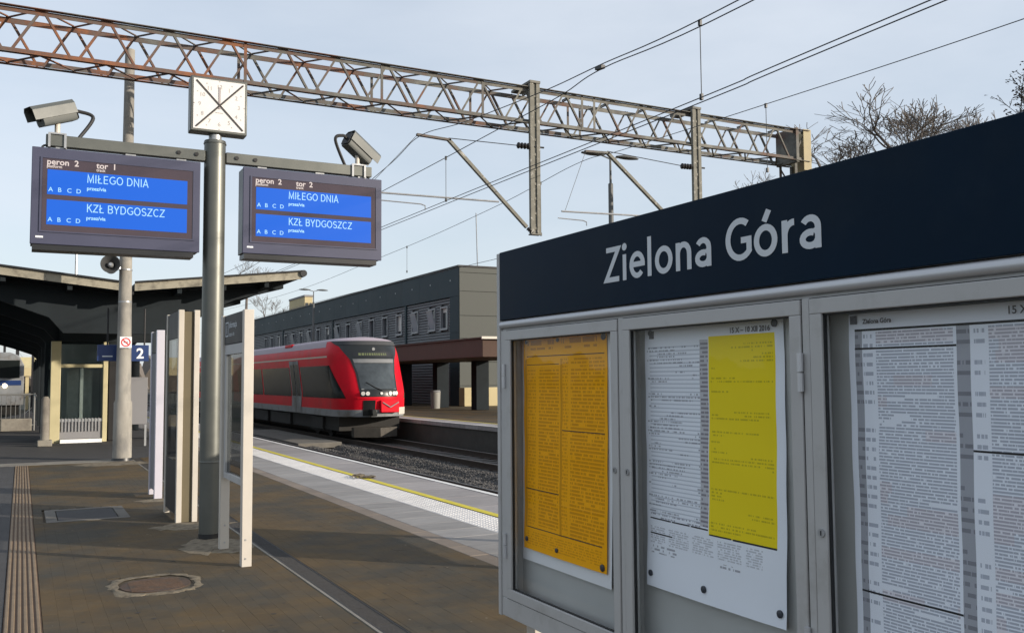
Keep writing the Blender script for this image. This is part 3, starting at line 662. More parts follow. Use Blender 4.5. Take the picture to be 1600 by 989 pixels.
GL = {   # glyph: (advance, [stroke polylines]); cap height 1
 'Z': (.66, [[(.05, .925), (.60, .925), (.045, .075), (.63, .075)]]),
 'i': (.27, [[(.13, 0), (.13, .72)], 'dot']),
 'e': (.62, [[(.085, .385), (.535, .385)], arc(.32, .37, .245, .295, -11, 318, 20)]),
 'l': (.27, [[(.13, 0), (.13, 1.06)]]),
 'o': (.68, [arc(.34, .365, .262, .295, 0, 360, 28)]),
 'n': (.66, [[(.12, 0), (.12, .72)], [(.12, .42)]+arc(.325, .42, .205, .235, 165, 0, 10)+[(.53, 0)]]),
 'a': (.60, [arc(.275, .46, .20, .20, 148, 0, 10)+[(.475, .30), (.475, 0)], arc(.275, .215, .20, .145, 62, 318, 14)+[(.475, .20)], [(.475, .40), (.37, .345)]]),
 'G': (.80, [arc(.46, .5, .375, .43, 52, 318, 22)+[(.735, .25), (.735, .47), (.49, .47)]]),
 'ó': (.68, [arc(.34, .365, .262, .295, 0, 360, 28), [(.31, .79), (.45, 1.04)]]),
 'r': (.44, [[(.12, 0), (.12, .72)], [(.12, .36)]+arc(.36, .36, .24, .29, 178, 84, 8)]),
 ' ': (.26, []),
 'M': (.86, [[(.09, 0), (.13, .96), (.43, .10), (.73, .96), (.77, 0)]]),
 'I': (.24, [[(.12, 0), (.12, 1)]]),
 'Ł': (.60, [[(.13, 1), (.13, .06), (.57, .06)], [(.0, .38), (.36, .62)]]),
 'E': (.66, [[(.60, .94), (.13, .94), (.13, .06), (.61, .06)], [(.13, .52), (.56, .52)]]),
 'O': (.84, [arc(.42, .5, .34, .45, 0, 360, 26)]),
 'D': (.78, [[(.13, .06), (.13, .94), (.36, .94)]+arc(.38, .5, .32, .44, 90, -90, 14)+[(.13, .06)]]),
 'N': (.78, [[(.12, 0), (.12, .95), (.66, .05), (.66, 1)]]),
 'A': (.72, [[(.04, 0), (.36, .98), (.68, 0)], [(.14, .32), (.58, .32)]]),
 'K': (.70, [[(.13, 0), (.13, 1)], [(.62, 1), (.14, .42)], [(.30, .60), (.66, 0)]]),
 'B': (.70, [[(.13, .06), (.13, .94), (.38, .94)]+arc(.40, .735, .20, .205, 90, -90, 8)+[(.14, .53)], [(.38, .53)]+arc(.42, .295, .215, .235, 90, -90, 8)+[(.13, .06)]]),
 'Y': (.68, [[(.04, 1), (.34, .46), (.64, 1)], [(.34, .48), (.34, 0)]]),
 'S': (.66, [arc(.33, .725, .235, .215, 25, 270, 12)+arc(.33, .275, .255, .225, 90, -155, 12)]),
 'C': (.76, [arc(.42, .5, .335, .44, 48, 312, 22)]),
}
def stroke(mb, pts, w, put):
    P = [Vector((a, b)) for a, b in pts]; n = len(P); closed = (P[0]-P[-1]).length < 1e-4; Lf, Rt = [], []
    for i in range(n):
        a = P[i-1] if i > 0 else (P[-2] if closed else None); b = P[i+1] if i < n-1 else (P[1] if closed else None)
        d1 = (P[i]-a).normalized() if a is not None else None; d2 = (b-P[i]).normalized() if b is not None else None
        if d1 is None: d1 = d2
        if d2 is None: d2 = d1
        n1 = Vector((-d1.y, d1.x)); n2 = Vector((-d2.y, d2.x)); mm = n1+n2
        if mm.length < .05: mm = n1
        mm.normalize(); k = min(1/max(mm.dot(n1), .25), 3.2); Lf.append(P[i]+mm*k*w/2); Rt.append(P[i]-mm*k*w/2)
    for i in range(n-1): mb.add([put(Rt[i]), put(Rt[i+1]), put(Lf[i+1]), put(Lf[i])], [(0, 1, 2, 3)])
def stroke_text(body, w, put, sx=1.0, track=0.0):
    mb = MB(); x = 0
    layer = 0
    for ch in body:
        adv, sts = GL[ch]
        for st in sts:
            layer += 1; lz = (layer % 5)*.00012
            if st == 'dot': mb.add([put(Vector((x+(.13+.105*math.cos(a*math.pi/8))*sx, .93+.105*math.sin(a*math.pi/8))), lz) for a in range(16)], [tuple(range(16))])
            else: stroke(mb, [(x+a*sx, b) for a, b in st], w, lambda v, lz=lz: put(v, lz))
        x += adv*sx+track
    return mb, x
# ------------------------------------------------------------------ clock pole with displays and cameras
pole = T('display_pole', 'tall grey-green steel pole carrying the clock and both displays', 'pole', (1.80, 10.31, 0))
MB().tube([(1.80, 10.31, -.01), (1.80, 10.31, 4.20), (1.80, 10.31, 4.20), (1.80, 10.31, 4.235)], [.112, .112, .120, .112], 32).build('shaft', mt['steelgrey'], pole)
MB().tube([(1.80, 10.31, 0), (1.80, 10.31, .05)], [.119, .117], 32).build('base_ring', mt['black'], pole)
MB().tube([(1.80, 10.31, .78), (1.80, 10.31, .785), (1.80, 10.31, .80), (1.80, 10.31, .805)], [.1125, .1145, .1145, .1125], 32, False).build('weld_band', mt['steelgrey'], pole)
MB().cyl((1.80, 10.31, 4.236), (1.80, 10.31, 4.30), .068, n=20).build('clock_stub', mt['galv'], pole)
xb = MB().box(.16, 1.69, 10.25, 10.35, 4.00, 4.115).build('cross_arm', mt['steelgrey'], pole, .004); xb2 = MB().box(1.91, 3.56, 10.25, 10.35, 4.00, 4.115).build('cross_arm', mt['steelgrey'], pole, .004)
for x in (1.42, 1.60, 2.02, 2.22): MB().cyl((x, 10.235, 4.06), (x, 10.25, 4.06), .022, n=6).build('bolt', mt['rubber'], xb if x < 1.8 else xb2)
for x in (.30, .95, 1.45, 2.30, 2.95, 3.45): MB().box(x-.05, x+.05, 10.27, 10.33, 3.965, 3.998).build('hanger', mt['galv'], pole)
clk = T('station_clock', 'square white clock face crossed out with an X of tape on the pole top', 'clock', (1.80, 10.3, 4.30))
CX0, CX1, CZ0, CZ1, CY = 1.525, 2.118, 4.305, 4.905, 10.21
MB().box(CX0, CX1, CY, CY+.17, CZ0, CZ1).build('case', mt['steelgrey'], clk, .012)
MB().box(CX0+.028, CX1-.028, CY-.006, CY-.001, CZ0+.028, CZ1-.028).build('face', M('clock_face', (.68, .67, .655), .35, 0, .05, 5), clk)
cxm, czm = (CX0+CX1)/2, (CZ0+CZ1)/2
m_num = M('faded_numerals', (.38, .36, .35), .6); m_hand = M('faded_hand', (.33, .30, .30), .6)
for k in range(1, 13):
    a = rad(30*k); text_on_y('numeral', str(k), cxm+.205*math.sin(a), CY-.0075, czm+.205*math.cos(a)-.022, .062, m_num, clk, align='CENTER', offset=.0006)
    b = MB(); b.obox((cxm+.262*math.sin(a), CY-.0072, czm+.262*math.cos(a)), (.006, 0, 0), (0, .0006, 0), (0, 0, .006)); b.build('minute_mark', m_num, clk)
MB().box(cxm-.011, cxm+.011, CY-.0105, CY-.009, czm-.04, czm+.20).build('hand', m_hand, clk); MB().box(cxm-.04, cxm+.04, CY-.0085, CY-.0075, czm-.085, czm-.078).build('maker_line', m_num, clk)
m_tape = M('dark_tape', (.035, .030, .028), .7)
for s, yo in ((1, -.013), (-1, -.0145)):
    MB().bar((cxm-.24, CY+yo, czm+s*.252), (cxm+.25, CY+yo, czm-s*.252), .001, .016, up=(0, 0, 1)).build('tape', m_tape, clk)
def display(x0, x1, z0, z1, tor, label):
    t = T('departure_display', label, 'display', ((x0+x1)/2, 10.3, z0)); yf = 10.195; W_ = x1-x0; H_ = z1-z0
    MB().box(x0, x1, yf, yf+.03, z0, z1).build('front_frame', mt['housing'], t, .006)
    MB().box(x0+.006, x1-.006, yf+.032, yf+.27, z0+.004, z1-.004).build('housing', mt['black'], t, .006)
    MB().box(x0+.02, x1-.06, yf+.01, yf+.25, z0-.055, z0-.003).build('bottom_tray', mt['black'], t)
    U = lambda u: x0+u*W_; V = lambda v: z1-v*H_
    mb = MB()
    for a in ((.048, .060, .098, .874), (.953, .965, .098, .874)): mb.box(U(a[0]), U(a[1]), yf-.010, yf-.0005, V(a[3]), V(a[2]))
    mb.box(U(.0605), U(.9525), yf-.010, yf-.0005, V(.110), V(.098)); mb.box(U(.0605), U(.9525), yf-.010, yf-.0005, V(.874), V(.860)); mb.build('bezel_frame', mt['housing'], t)
    MB().box(U(.061), U(.952), yf-.004, yf-.0008, V(.859), V(.111)).build('bezel', mt['bezel'], t)
    for i, (v0, v1, txt) in enumerate(((.225, .483, 'MIŁEGO DNIA'), (.535, .795, 'KZŁ BYDGOSZCZ'))):
        s = MB().box(U(.088), U(.917), yf-.0062, yf-.0045, V(v1), V(v0)).build('screen_row', mt['blue_led'], t)
        hgt = .086*H_; zb = V(v0+.108)
        put = lambda q, lz=0: (U(.312)+q.x*hgt, yf-.0075-lz, zb+q.y*hgt)
        xo = 0.0
        for word in txt.split(' '):
            g, wd = stroke_text(word, .105, lambda q, lz=0: put(Vector((q.x+xo, q.y)), lz), .93, .07); g.build('line_text', mt['led_txt'], s, fix=False, smooth=False); xo += wd+.30
        text_on_y('via_text', 'przez/via', U(.312), yf-.0075, V(v0+.185), .050, mt['led_txt'], s, offset=.0012)
        for k, c in enumerate('ABCD'): text_on_y('sector_letter', c, U(.095+.052*k), yf-.0075, V(v0+.228), .062, mt['led_txt'], s, offset=.0004)
    text_on_y('platform_text', 'peron', U(.083), yf-.005, V(.172), .083, mt['led_wht'], t, offset=.0016); text_on_y('platform_number', '2', U(.238), yf-.005, V(.172), .083, mt['led_wht'], t, offset=.0016)
    text_on_y('platform_caption', 'platform', U(.083), yf-.005, V(.205), .040, mt['led_wht'], t, offset=.0008)
    text_on_y('track_text', 'tor', U(.365), yf-.005, V(.172), .083, mt['led_wht'], t, offset=.0016); text_on_y('track_number', tor, U(.458), yf-.005, V(.172), .083, mt['led_wht'], t, offset=.0016)
    text_on_y('track_caption', 'track', U(.365), yf-.005, V(.205), .040, mt['led_wht'], t, offset=.0008)
    MB().box(U(.030), U(.072), yf-.002, yf-.0006, V(.935), V(.916)).build('maker_badge', mt['signwhite'], t)
    return t
display(.04, 1.635, 3.00, 3.965, '1', 'left blue-and-black departure display on the pole, marked tor 1')
display(2.08, 3.662, 3.02, 3.965, '2', 'right blue-and-black departure display on the pole, marked tor 2')
def cctv(base, d, label, cable):
    t = T('security_camera', label, 'camera', base, 'security cameras on the cross arm'); b = Vector(base); d = Vector(d).normalized()
    side = d.cross(Vector((0, 0, 1))).normalized(); up_ = side.cross(d); c = b+Vector((0, 0, .205))+d*.04
    MB().tube([b+Vector((0, 0, .0)), b+Vector((0, 0, .14))], .026, 12).build('stem', mt['white'], t)
    h = .195; P = lambda a, s_, u: c+d*a+side*s_+up_*u
    body = MB(); sec = [(-.062, -.095), (.062, -.095), (.075, -.07), (.075, .05), (.055, .08), (-.055, .08), (-.075, .05), (-.075, -.07)]
    body.prism([P(-h, a, u) for a, u in sec], d*(2*h-.03)); body.build('body', mt['camgrey'], t, .003)
    sh = MB(); outer = [(-.090, -.025), (-.090, .075), (-.062, .112), (.062, .112), (.090, .075), (.090, -.025)]; inner = [(a*.965, u-.004 if abs(a) < .08 else u) for a, u in outer]
    sh.prism([P(-h-.01, a, u) for a, u in outer]+[P(-h-.01, a, u) for a, u in reversed(inner)], d*(2*h+.06)); sh.build('sun_shield', mt['camgrey'], t)
    MB().cyl(P(h-.035, 0, 0), P(h-.022, 0, 0), .042, n=16).build('lens', mt['black'], t)
    MB().prism([P(-h-.012, a*.9, u*.9) for a, u in sec], -d*.006).build('rear_plate', mt['darkgrey'], t)
    for x in (-.072, .072): MB().box(b.x+x-.011, b.x+x+.011, b.y-.068, b.y+.068, 3.985, 4.132).build('clamp_strap', mt['galv'], t)
    MB().box(b.x-.06, b.x+.06, b.y-.063, b.y+.063, 4.119, 4.135).build('base_plate', mt['galv'], t)
    r = P(-h-.015, 0, -.01); MB().tube(spline([r, r-d*.07+Vector((0, 0, -.01)), r-d*.10+Vector(cable)*.5+Vector((0, 0, -.06)), b+Vector(cable)]), .019, 8).build('cable', mt['rubber'], t)
    MB().tube([b+Vector((-.10*(1 if d.x < 0 else -1)+.035*math.cos(a*math.pi/6), -.02, -.165+.035*math.sin(a*math.pi/6))) for a in range(13)], .011, 8).build('cable_loop', mt['rubber'], t)
cctv((.262, 10.30, 4.136), (-.80, -.36, -.36), 'left security camera pointing down to the left above the tor 1 display', (.20, 0, -.02))
cctv((3.40, 10.30, 4.136), (.80, .30, -.50), 'right security camera pointing down to the right above the tor 2 display', (-.13, 0, -.06))
# ------------------------------------------------------------------ notice cabinets on posts along the platform centre
def post(mb, x, y, w, d, z1): return mb.box(x-w/2, x+w/2, y-d/2, y+d/2, -.005, z1)
nb1 = T('information_stand', 'glazed notice panel between two white posts with a dark information header', 'notice panel', (1.81, 9.05, 0))
for y, zt in ((8.585, 2.29), (9.545, 2.29)):
    q = post(MB(), 1.812 if y < 9 else 1.80, y, .088, .085, zt).build('post', mt['white'], nb1, .004)
    for z in (.07, .235): MB().cyl((1.80, y-.0425, z), (1.80, y-.046, z), .009, n=8).build('bolt', mt['galv'], q)
hd = MB().box(1.775, 1.845, 8.632, 9.498, 2.0, 2.285).build('header', mt['darkgrey'], nb1, .003)
def text_on_x(name, body, x, y, z, size, m, parent, **k):      # reads from -X, running towards -Y
    me = text_mesh(name, body, size, m, **k); w = WLOC[parent.name]
    return link(name, me, parent, (x-w.x, y-w.y, z-w.z), (rad(90), 0, rad(-90)))
mb = MB()
for a in ((9.30, 9.44, 2.205, 2.215), (9.30, 9.44, 2.075, 2.085), (9.30, 9.31, 2.085, 2.205), (9.43, 9.44, 2.085, 2.205)): mb.box(1.772, 1.7745, a[0], a[1], a[2], a[3])
mb.build('icon_frame', mt['lettering'], hd); text_on_x('icon_letter', 'i', 1.7725, 9.385, 2.105, .12, mt['lettering'], hd, offset=.004)
text_on_x('header_text', 'informacja', 1.7725, 9.26, 2.155, .085, mt['lettering'], hd, offset=.001); text_on_x('header_text', 'station info', 1.7725, 9.26, 2.075, .055, mt['lettering'], hd)
mb = MB(); mb.box(1.78, 1.84, 8.632, 9.498, 1.90, 1.996); mb.box(1.78, 1.84, 8.632, 8.70, .76, 1.898); mb.box(1.78, 1.84, 9.43, 9.498, .76, 1.898); mb.box(1.78, 1.84, 8.632, 9.498, .70, .758); mb.build('frame', mt['alu'], nb1, .003)
MB().box(1.80, 1.806, 8.702, 9.428, .76, 1.898).build('glass_pane', mt['glass_d'], nb1)
def cabinet(x0, x1, y0, y1, zt, label, tint):
    t = T('notice_cabinet', label, 'notice cabinet', ((x0+x1)/2, (y0+y1)/2, 0))
    w = .062
    for x in (x0, x1-w):
        for y in (y0, y1-.07): MB().box(x, x+w, y, y+.07, -.005, zt).build('post', tint, t, .004)
    MB().box(x0+w+.002, x1-w-.002, y0+.03, y0+.055, .0, zt-.02).build('end_panel', mt['olive'], t)
    MB().box(x0+.01, x1-.01, y0+.072, y1-.072, zt-.33, zt-.01).build('header', mt['darkgrey'], t, .004)
    MB().box(x0+.012, x1-.012, y0+.072, y1-.072, .08, .70).build('lower_panel', mt['darkgrey'], t)
    for x in (x0+.014, x1-.020): MB().box(x, x+.006, y0+.072, y1-.072, .702, zt-.332).build('glass_pane', mt['glass_d'], t)
    MB().box((x0+x1)/2-.01, (x0+x1)/2+.01, y0+.1, y1-.1, .702, zt-.332).build('backboard', mt['fargrey'], t)
    MB().cyl(((x0+x1)/2, y0+.3, zt-.008), ((x0+x1)/2, y0+.3, zt+.015), .05, n=12).build('cap', mt['black'], t)
    return t
mt['olive'] = M('olive_panel', (.115, .095, .055), .6, 0, .1, 3)
cabinet(1.632, 1.872, 11.55, 12.60, 2.49, 'tall notice cabinet with two white posts and an olive end panel behind the clock pole', mt['white'])
st3 = T('information_stand', 'farther dark information stand with a bluish white post between mast and clock pole', 'notice panel', (1.74, 14.4, 0))
for y in (14.07, 14.68): MB().box(1.69, 1.795, y-.045, y+.045, -.005, 2.37).build('post', mt['white_cl'], st3, .004)
MB().box(1.70, 1.785, 14.117, 14.633, 2.05, 2.36).build('header', mt['darkgrey'], st3, .003); MB().box(1.705, 1.78, 14.117, 14.633, .10, 2.046).build('panel', mt['fargrey'], st3, .003)
MB().box(1.80, 1.83, 14.13, 14.65, .3, 2.33).build('side_case', mt['darkgrey'], st3)
rs_ = T('added_shade_stand', 'added unseen stand behind the timetable board casting the shadow band on the paving', 'notice panel', (4.5, 7.55, 0))  # added stand, hidden from view, sized to cast the shadow band across the paving
for y in (6.64, 8.46): MB().box(4.46, 4.54, y-.04, y+.04, -.005, 1.83).build('post', mt['white'], rs_, .004)
MB().box(4.47, 4.53, 6.682, 8.418, .36, 1.80).build('panel', mt['alu'], rs_, .004); MB().box(4.462, 4.4695, 6.74, 8.36, .45, 1.72).build('blank_sheet', mt['alu_in'], rs_)
# ------------------------------------------------------------------ concrete mast with horn, signs
mast = T('concrete_mast', 'tall tapering concrete mast behind the left display', 'mast', (1.90, 21.15, 0))
MB().tube([(1.90, 21.15, -.02), (1.90, 21.15, 1.2), (1.90, 21.15, 1.25), (1.90, 21.15, 4.0), (1.90, 21.15, 8.75)], [.19, .18, .155, .125, .098], 24).build('shaft', mt['mast'], mast)
MB().tube([(1.90, 21.15, 0), (1.90, 21.15, .06)], [.215, .205], 24).build('base_ring', mt['black'], mast)
for z in (3.98, 3.3): MB().tube([(1.90, 21.15, z), (1.90, 21.15, z+.03)], [.136, .136], 24).build('band', mt['galv'], mast)
horn = T('horn_loudspeaker', 'round black horn loudspeaker fixed to the concrete mast under the left display', 'loudspeaker', (1.60, 20.95, 4.1))
d = Vector((-.10, -.95, .12)).normalized(); c0 = Vector((1.575, 20.78, 4.06))
hb = MB()
for prof, cp_ in ((((-.40, .07), (-.36, .12), (-.22, .13), (-.16, .15), (.0, .185), (.03, .195)), False), (((-.16, .06), (-.10, .09), (-.03, .14), (.03, .182)), False), (((.03, .182), (.0301, .195)), False)):
    hb.tube([c0+d*t for t, r in prof], [r for t, r in prof], 24, cp_)
hb.tube([c0-d*.405, c0-d*.40], [.07, .07], 24); hb.tube([c0-d*.165, c0-d*.16], [.06, .06], 24); hb.build('horn', mt['hornd'], horn)
MB().tube([c0-d*.13, c0-d*.03, c0+d*.005], [.06, .055, .03], 14).build('centre_plug', mt['galv'], horn)
MB().bar(c0-d*.25, (1.84, 21.12, 4.02), .05, .05).build('bracket', mt['galv'], horn)
sg = T('platform_sign', 'blue platform number sign reading 2 behind the concrete mast', 'sign', (1.87, 21.4, 2.08))
SX0, SX1, SZ0, SZ1 = 1.40, 2.42, 2.075, 2.42
MB().box(SX0, SX1, 21.42, 21.47, SZ0, SZ1).build('panel', mt['bluesign'], sg, .005); text_on_y('number', '2', 2.17, 21.415, 2.14, .30, mt['signwhite'], sg, offset=.008)
MB().box(1.50, 1.70, 21.412, 21.415, 2.165, 2.19).build('caption_line', mt['lettering'], sg)
for x in (1.60, 2.33): MB().tube([(x, 21.445, 2.42), (x, 21.445, 3.2)], .018, 8).build('hanger', mt['darkgrey'], sg)
MB().bar((1.90, 21.2, 2.3), (1.90, 21.42, 2.3), .08, .05).build('bracket', mt['galv'], sg)
ns = T('no_smoking_sign', 'small square no smoking sign with red diagonal bar on the concrete mast', 'sign', (1.92, 20.96, 2.36))
MB().box(1.80, 2.03, 20.965, 20.975, 2.345, 2.575).build('plate', mt['signwhite'], ns)
mb = MB(); n = 24
for i in range(n):
    a, b = 2*math.pi*i/n, 2*math.pi*(i+1)/n; mb.add([(1.915+q*math.cos(e), 20.962, 2.46+q*math.sin(e)) for q, e in ((.095, a), (.095, b), (.070, b), (.070, a))], [(0, 1, 2, 3)])
mb.build('red_ring', mt['red'], ns, fix=False); MB().bar((1.86, 20.9605, 2.515), (1.97, 20.9605, 2.405), .001, .024, up=(0, 0, 1)).build('red_bar', mt['red'], ns)
MB().box(1.87, 1.96, 20.9635, 20.9642, 2.452, 2.468).build('cigarette', mt['ink'], ns)
# ------------------------------------------------------------------ platform canopy (butterfly roof)
cy0, cy1 = 22.5, 62.0
cp = T('island_canopy', 'dark butterfly-roofed platform canopy with cream front edge', 'canopy', (2.05, 22.5, 0))
def wing(x0, z0, x1, z1, th=.16):
    MB().prism([(x0, cy0+.05, z0-th), (x1, cy0+.05, z1-th), (x1, cy0+.05, z1-.01), (x0, cy0+.05, z0-.01)], (0, cy1-cy0, 0)).build('roof_wing', mt['canopydark'], cp)
    MB().prism([(x0, cy0, z0-th-.02), (x1, cy0, z1-th-.02), (x1, cy0, z1), (x0, cy0, z0)], (0, .045, 0)).build('fascia_board', mt['fascia'], cp)
    mb = MB(); mb.bar((x0, cy0-.01, z0+.02), (x1, cy0-.01, z1+.02), .10, .035); mb.build('roof_felt_edge', mt['black'], cp)
wing(-2.4, 4.32, 1.92, 3.86); wing(2.22, 3.86, 6.02, 4.29)
MB().box(1.93, 2.21, cy0+.06, cy1, 3.60, 3.72).build('valley_gutter', mt['darkgrey'], cp)
MB().tube([(6.06, cy0-.06, 4.25), (6.06, cy1, 4.25)], .085, 10).build('eaves_gutter', mt['black'], cp); MB().tube([(-2.45, cy0-.06, 4.30), (-2.45, cy1, 4.30)], .085, 10).build('eaves_gutter', mt['black'], cp)
for k, y in enumerate((23.4, 28.6, 34, 39.5, 45, 51, 57)):
    # cross beam under the wings, deep at the middle, on two columns
    poly = [(-2.2, y, 4.12), (2.07, y, 3.66), (5.8, y, 4.07), (5.8, y, 3.95), (4.6, y, 3.62), (3.6, y, 3.12), (3.3, y, 2.75), (.82, y, 2.75), (.52, y, 3.1), (-.45, y, 3.45), (-2.2, y, 3.98)]
    MB().prism(poly, (0, .22, 0)).build('cross_beam', mt['canopydark'], cp)
    if k:
        MB().box(.56, .80, y-.02, y+.24, 0, 2.74).build('column', mt['canopydark'], cp, .01); MB().box(3.32, 3.56, y-.02, y+.24, 0, 2.74).build('column', mt['canopydark'], cp, .01)
for x in (-1.4, -.4, .9, 3.2, 4.2, 5.2):
    zt = (3.86+(1.92-x)*.1065 if x < 2 else 3.86+(x-2.22)*.113)-.165
    MB().box(x-.05, x+.05, cy0+.1, cy1-.1, zt-.14, zt-.01).build('purlin', mt['canopydark'], cp)
MB().box(.9, 3.2, 28.5, 28.62, 2.75, 3.5).build('sign_beam', mt['canopydark'], cp)
# ------------------------------------------------------------------ lift
lf = T('lift_shaft', 'glazed lift with cream columns and a white threshold under the canopy', 'lift', (1.4, 29, 0))
MB().box(.70, .945, 28.05, 28.30, 0, 2.74).build('column', mt['cream'], lf, .01); MB().box(2.0, 2.12, 28.05, 28.30, 0, 2.74).build('column', mt['cream'], lf, .01)
MB().box(.946, 1.999, 28.08, 28.2, 2.03, 2.12).build('beam', mt['cream'], lf); MB().box(.946, 1.999, 28.08, 28.2, .56, .64).build('beam', mt['galv'], lf)
MB().box(.946, 1.999, 28.10, 28.16, .10, .559).build('lower_panel', mt['fargrey'], lf)
for k in range(12): MB().box(.99+k*.083, 1.01+k*.083, 28.06, 28.10, .30, .66).build('guard_bar', mt['galv'], lf)
MB().box(.946, 1.47, 28.14, 28.15, .645, 2.025).build('glass_pane', mt['glass_l'], lf); MB().box(1.475, 1.999, 28.14, 28.15, .645, 2.025).build('glass_pane', mt['glass_l'], lf); MB().box(.946, 1.999, 28.14, 28.15, 2.125, 2.73).build('glass_pane', mt['glass_l'], lf)
MB().box(1.43, 1.51, 28.152, 28.2, .645, 2.025).build('door_frame', mt['galv'], lf)
MB().box(1.15, 1.45, 29.3, 29.35, .02, 2.0).build('lift_door', mt['galv'], lf); MB().box(1.47, 1.80, 29.3, 29.35, .02, 2.0).build('lift_door', mt['galv'], lf)
MB().box(.70, .76, 28.31, 30.2, 0, 2.74).build('side_wall', mt['glass_l'], lf); MB().box(2.06, 2.12, 28.31, 30.2, 0, 2.74).build('side_wall', mt['fargrey'], lf); MB().box(.77, 2.05, 30.1, 30.2, 0, 2.74).build('rear_wall', mt['alu_in'], lf)
MB().box(.96, 1.99, 27.90, 28.04, .0, .095).build('threshold', M('threshold_white', (.85, .86, .86), .4), lf)
wl_ = tag(MB().box(2.16, 2.75, 28.3, 30, 0, 2.3).build('equipment_cabinet', mt['darkgrey'], None, .02), 'dark grey equipment cabinet between the lift and the concrete mast', 'cabinet')
nbd = T('low_notice_board', 'low grey notice board on legs right of the concrete mast', 'notice board', (2.62, 25.6, 0))
MB().box(2.42, 2.88, 25.6, 25.66, .55, 1.75).build('board', mt['fargrey'], nbd, .01)
for x in (2.45, 2.82): MB().box(x, x+.05, 25.61, 25.65, 0, .549).build('leg', mt['galv'], nbd)
bo = T('bollard', 'short pale concrete bollard left of the lift', 'bollard', (.56, 26.8, 0))
MB().tube([(.57, 26.9, 0), (.57, 26.9, 1.20), (.57, 26.9, 1.27)], [.105, .10, .06], 14).build('shaft', mt['concrete'], bo); MB().box(.40, .74, 26.72, 27.1, 0, .16).build('foot', mt['concrete'], bo, .02)
# stairs down with railing
rl = T('stair_railing', 'grey tubular stair railing at the far left under the canopy', 'railing', (-.4, 36, 0))
for z in (1.22, .18): MB().tube([(-2.3, 36, z), (.42, 36, z)], .028, 8).build('rail', mt['railgrey'], rl)
for k in range(20): MB().tube([(-2.25+k*.14, 36, .18), (-2.25+k*.14, 36, 1.22)], .011, 6).build('baluster', mt['railgrey'], rl)
for x in (-2.3, -.95, .42): MB().tube([(x, 36, 0), (x, 36, 1.26)], .03, 8).build('upright', mt['railgrey'], rl)
MB().tube([(.42, 36, 1.22), (.42, 33.0, 1.22), (.42, 31.5, 1.1)], .028, 8).build('handrail', mt['railgrey'], rl)
tag(MB().box(-2.4, .35, 35.6, 35.9, 0, .42).build('stair_parapet', mt['concrete'], None, .03), 'low grey concrete parapet in front of the stair railing', 'parapet')
mt['windscreen'] = M('windscreen_glass', (.045, .055, .062), .06, 0, .6, 1.2, spec=.5)  # base colour lightened to stand in for pale sky reflected in the glass
# ------------------------------------------------------------------ red railcar
TXc, THW, TD, TN = 11.82, 1.40, 1.6, 2.2
def yf(z):
    if z < 1.15: return 33.0+.10*(.9-z if z < .9 else 0)
    return 33.0+(z-1.15)*.50
def hwz(z): return THW if z < 2.5 else THW-.14*((z-2.5)/.65)**2
def surf(t, z, off=0):
    """t: -1..1 is the nose (left to right), beyond that the straight sides back to |t|=2; z height"""
    hw = hwz(z); s = 1 if t >= 0 else -1; a = abs(t)
    def base(a):
        if a <= 1:
            e = a**1.15; x = hw*math.sin(e*math.pi/2)**.92; q = max(0.0, 1-(abs(x)/hw)**TN); return x, yf(z)+TD*(1-q**(1/TN))
        return hw, yf(z)+TD+(a-1)*38
    x, y = base(a); x0, y0 = base(max(a-.01, 0)); x1, y1 = base(a+.01)
    nx, ny = (y1-y0), -(x1-x0); L = math.hypot(nx, ny) or 1
    return (TXc+s*(x+off*nx/L), y+off*ny/L, z)
tr = T('red_railcar', 'red diesel railcar with black windscreen mask standing on the far track', 'train', (TXc, 33, -.6))
def patch_surf(name, t0, t1, z0, z1, off, m, nu=16, nv=6, parent=None):
    mb = MB(); f0 = t0 if callable(t0) else (lambda v: t0); f1 = t1 if callable(t1) else (lambda v: t1)
    mb.grid(lambda u, v: surf(f0(v)+(f1(v)-f0(v))*u, z0+(z1-z0)*v, off), nu, nv)
    return mb.build(name, m, parent or tr, fix=False)
TS = [-2, -1.7, -1.4, -1.2, -1.1, -1.03]+[-1+k/20 for k in range(41)]+[1.03, 1.1, 1.2, 1.4, 1.7, 2]
def band(name, z0, z1, m, nv=6, off=0):
    mb = MB(); n = len(TS); b = 0
    for j in range(nv+1):
        for t in TS: mb.v.append(surf(t, z0+(z1-z0)*j/nv, off))
    for j in range(nv):
        for i in range(n-1): a = j*n+i; mb.f.append((a, a+1, a+n+1, a+n)); mb.m.append(0)
    return mb.build(name, m, tr, fix=False)
band('skirt', .27, .53, mt['traingrey'], 2)
body = band('body_side', .53, 3.12, mt['redtrain'], 22)
mb = MB()       # roof: continues from z 3.0 up and over
mb.grid(lambda u, v: ((lambda p, q: (TXc+(p[0]-TXc)*(1-v*v), p[1]+v*.9*(1 if abs(-2+4*u) < 1.2 else .3), 3.12+.18*math.sin(v*math.pi/2)))(surf(-2+4*u, 3.12), 0)), 120, 6)
mb.build('roof', mt['trainroof'], tr, fix=False)
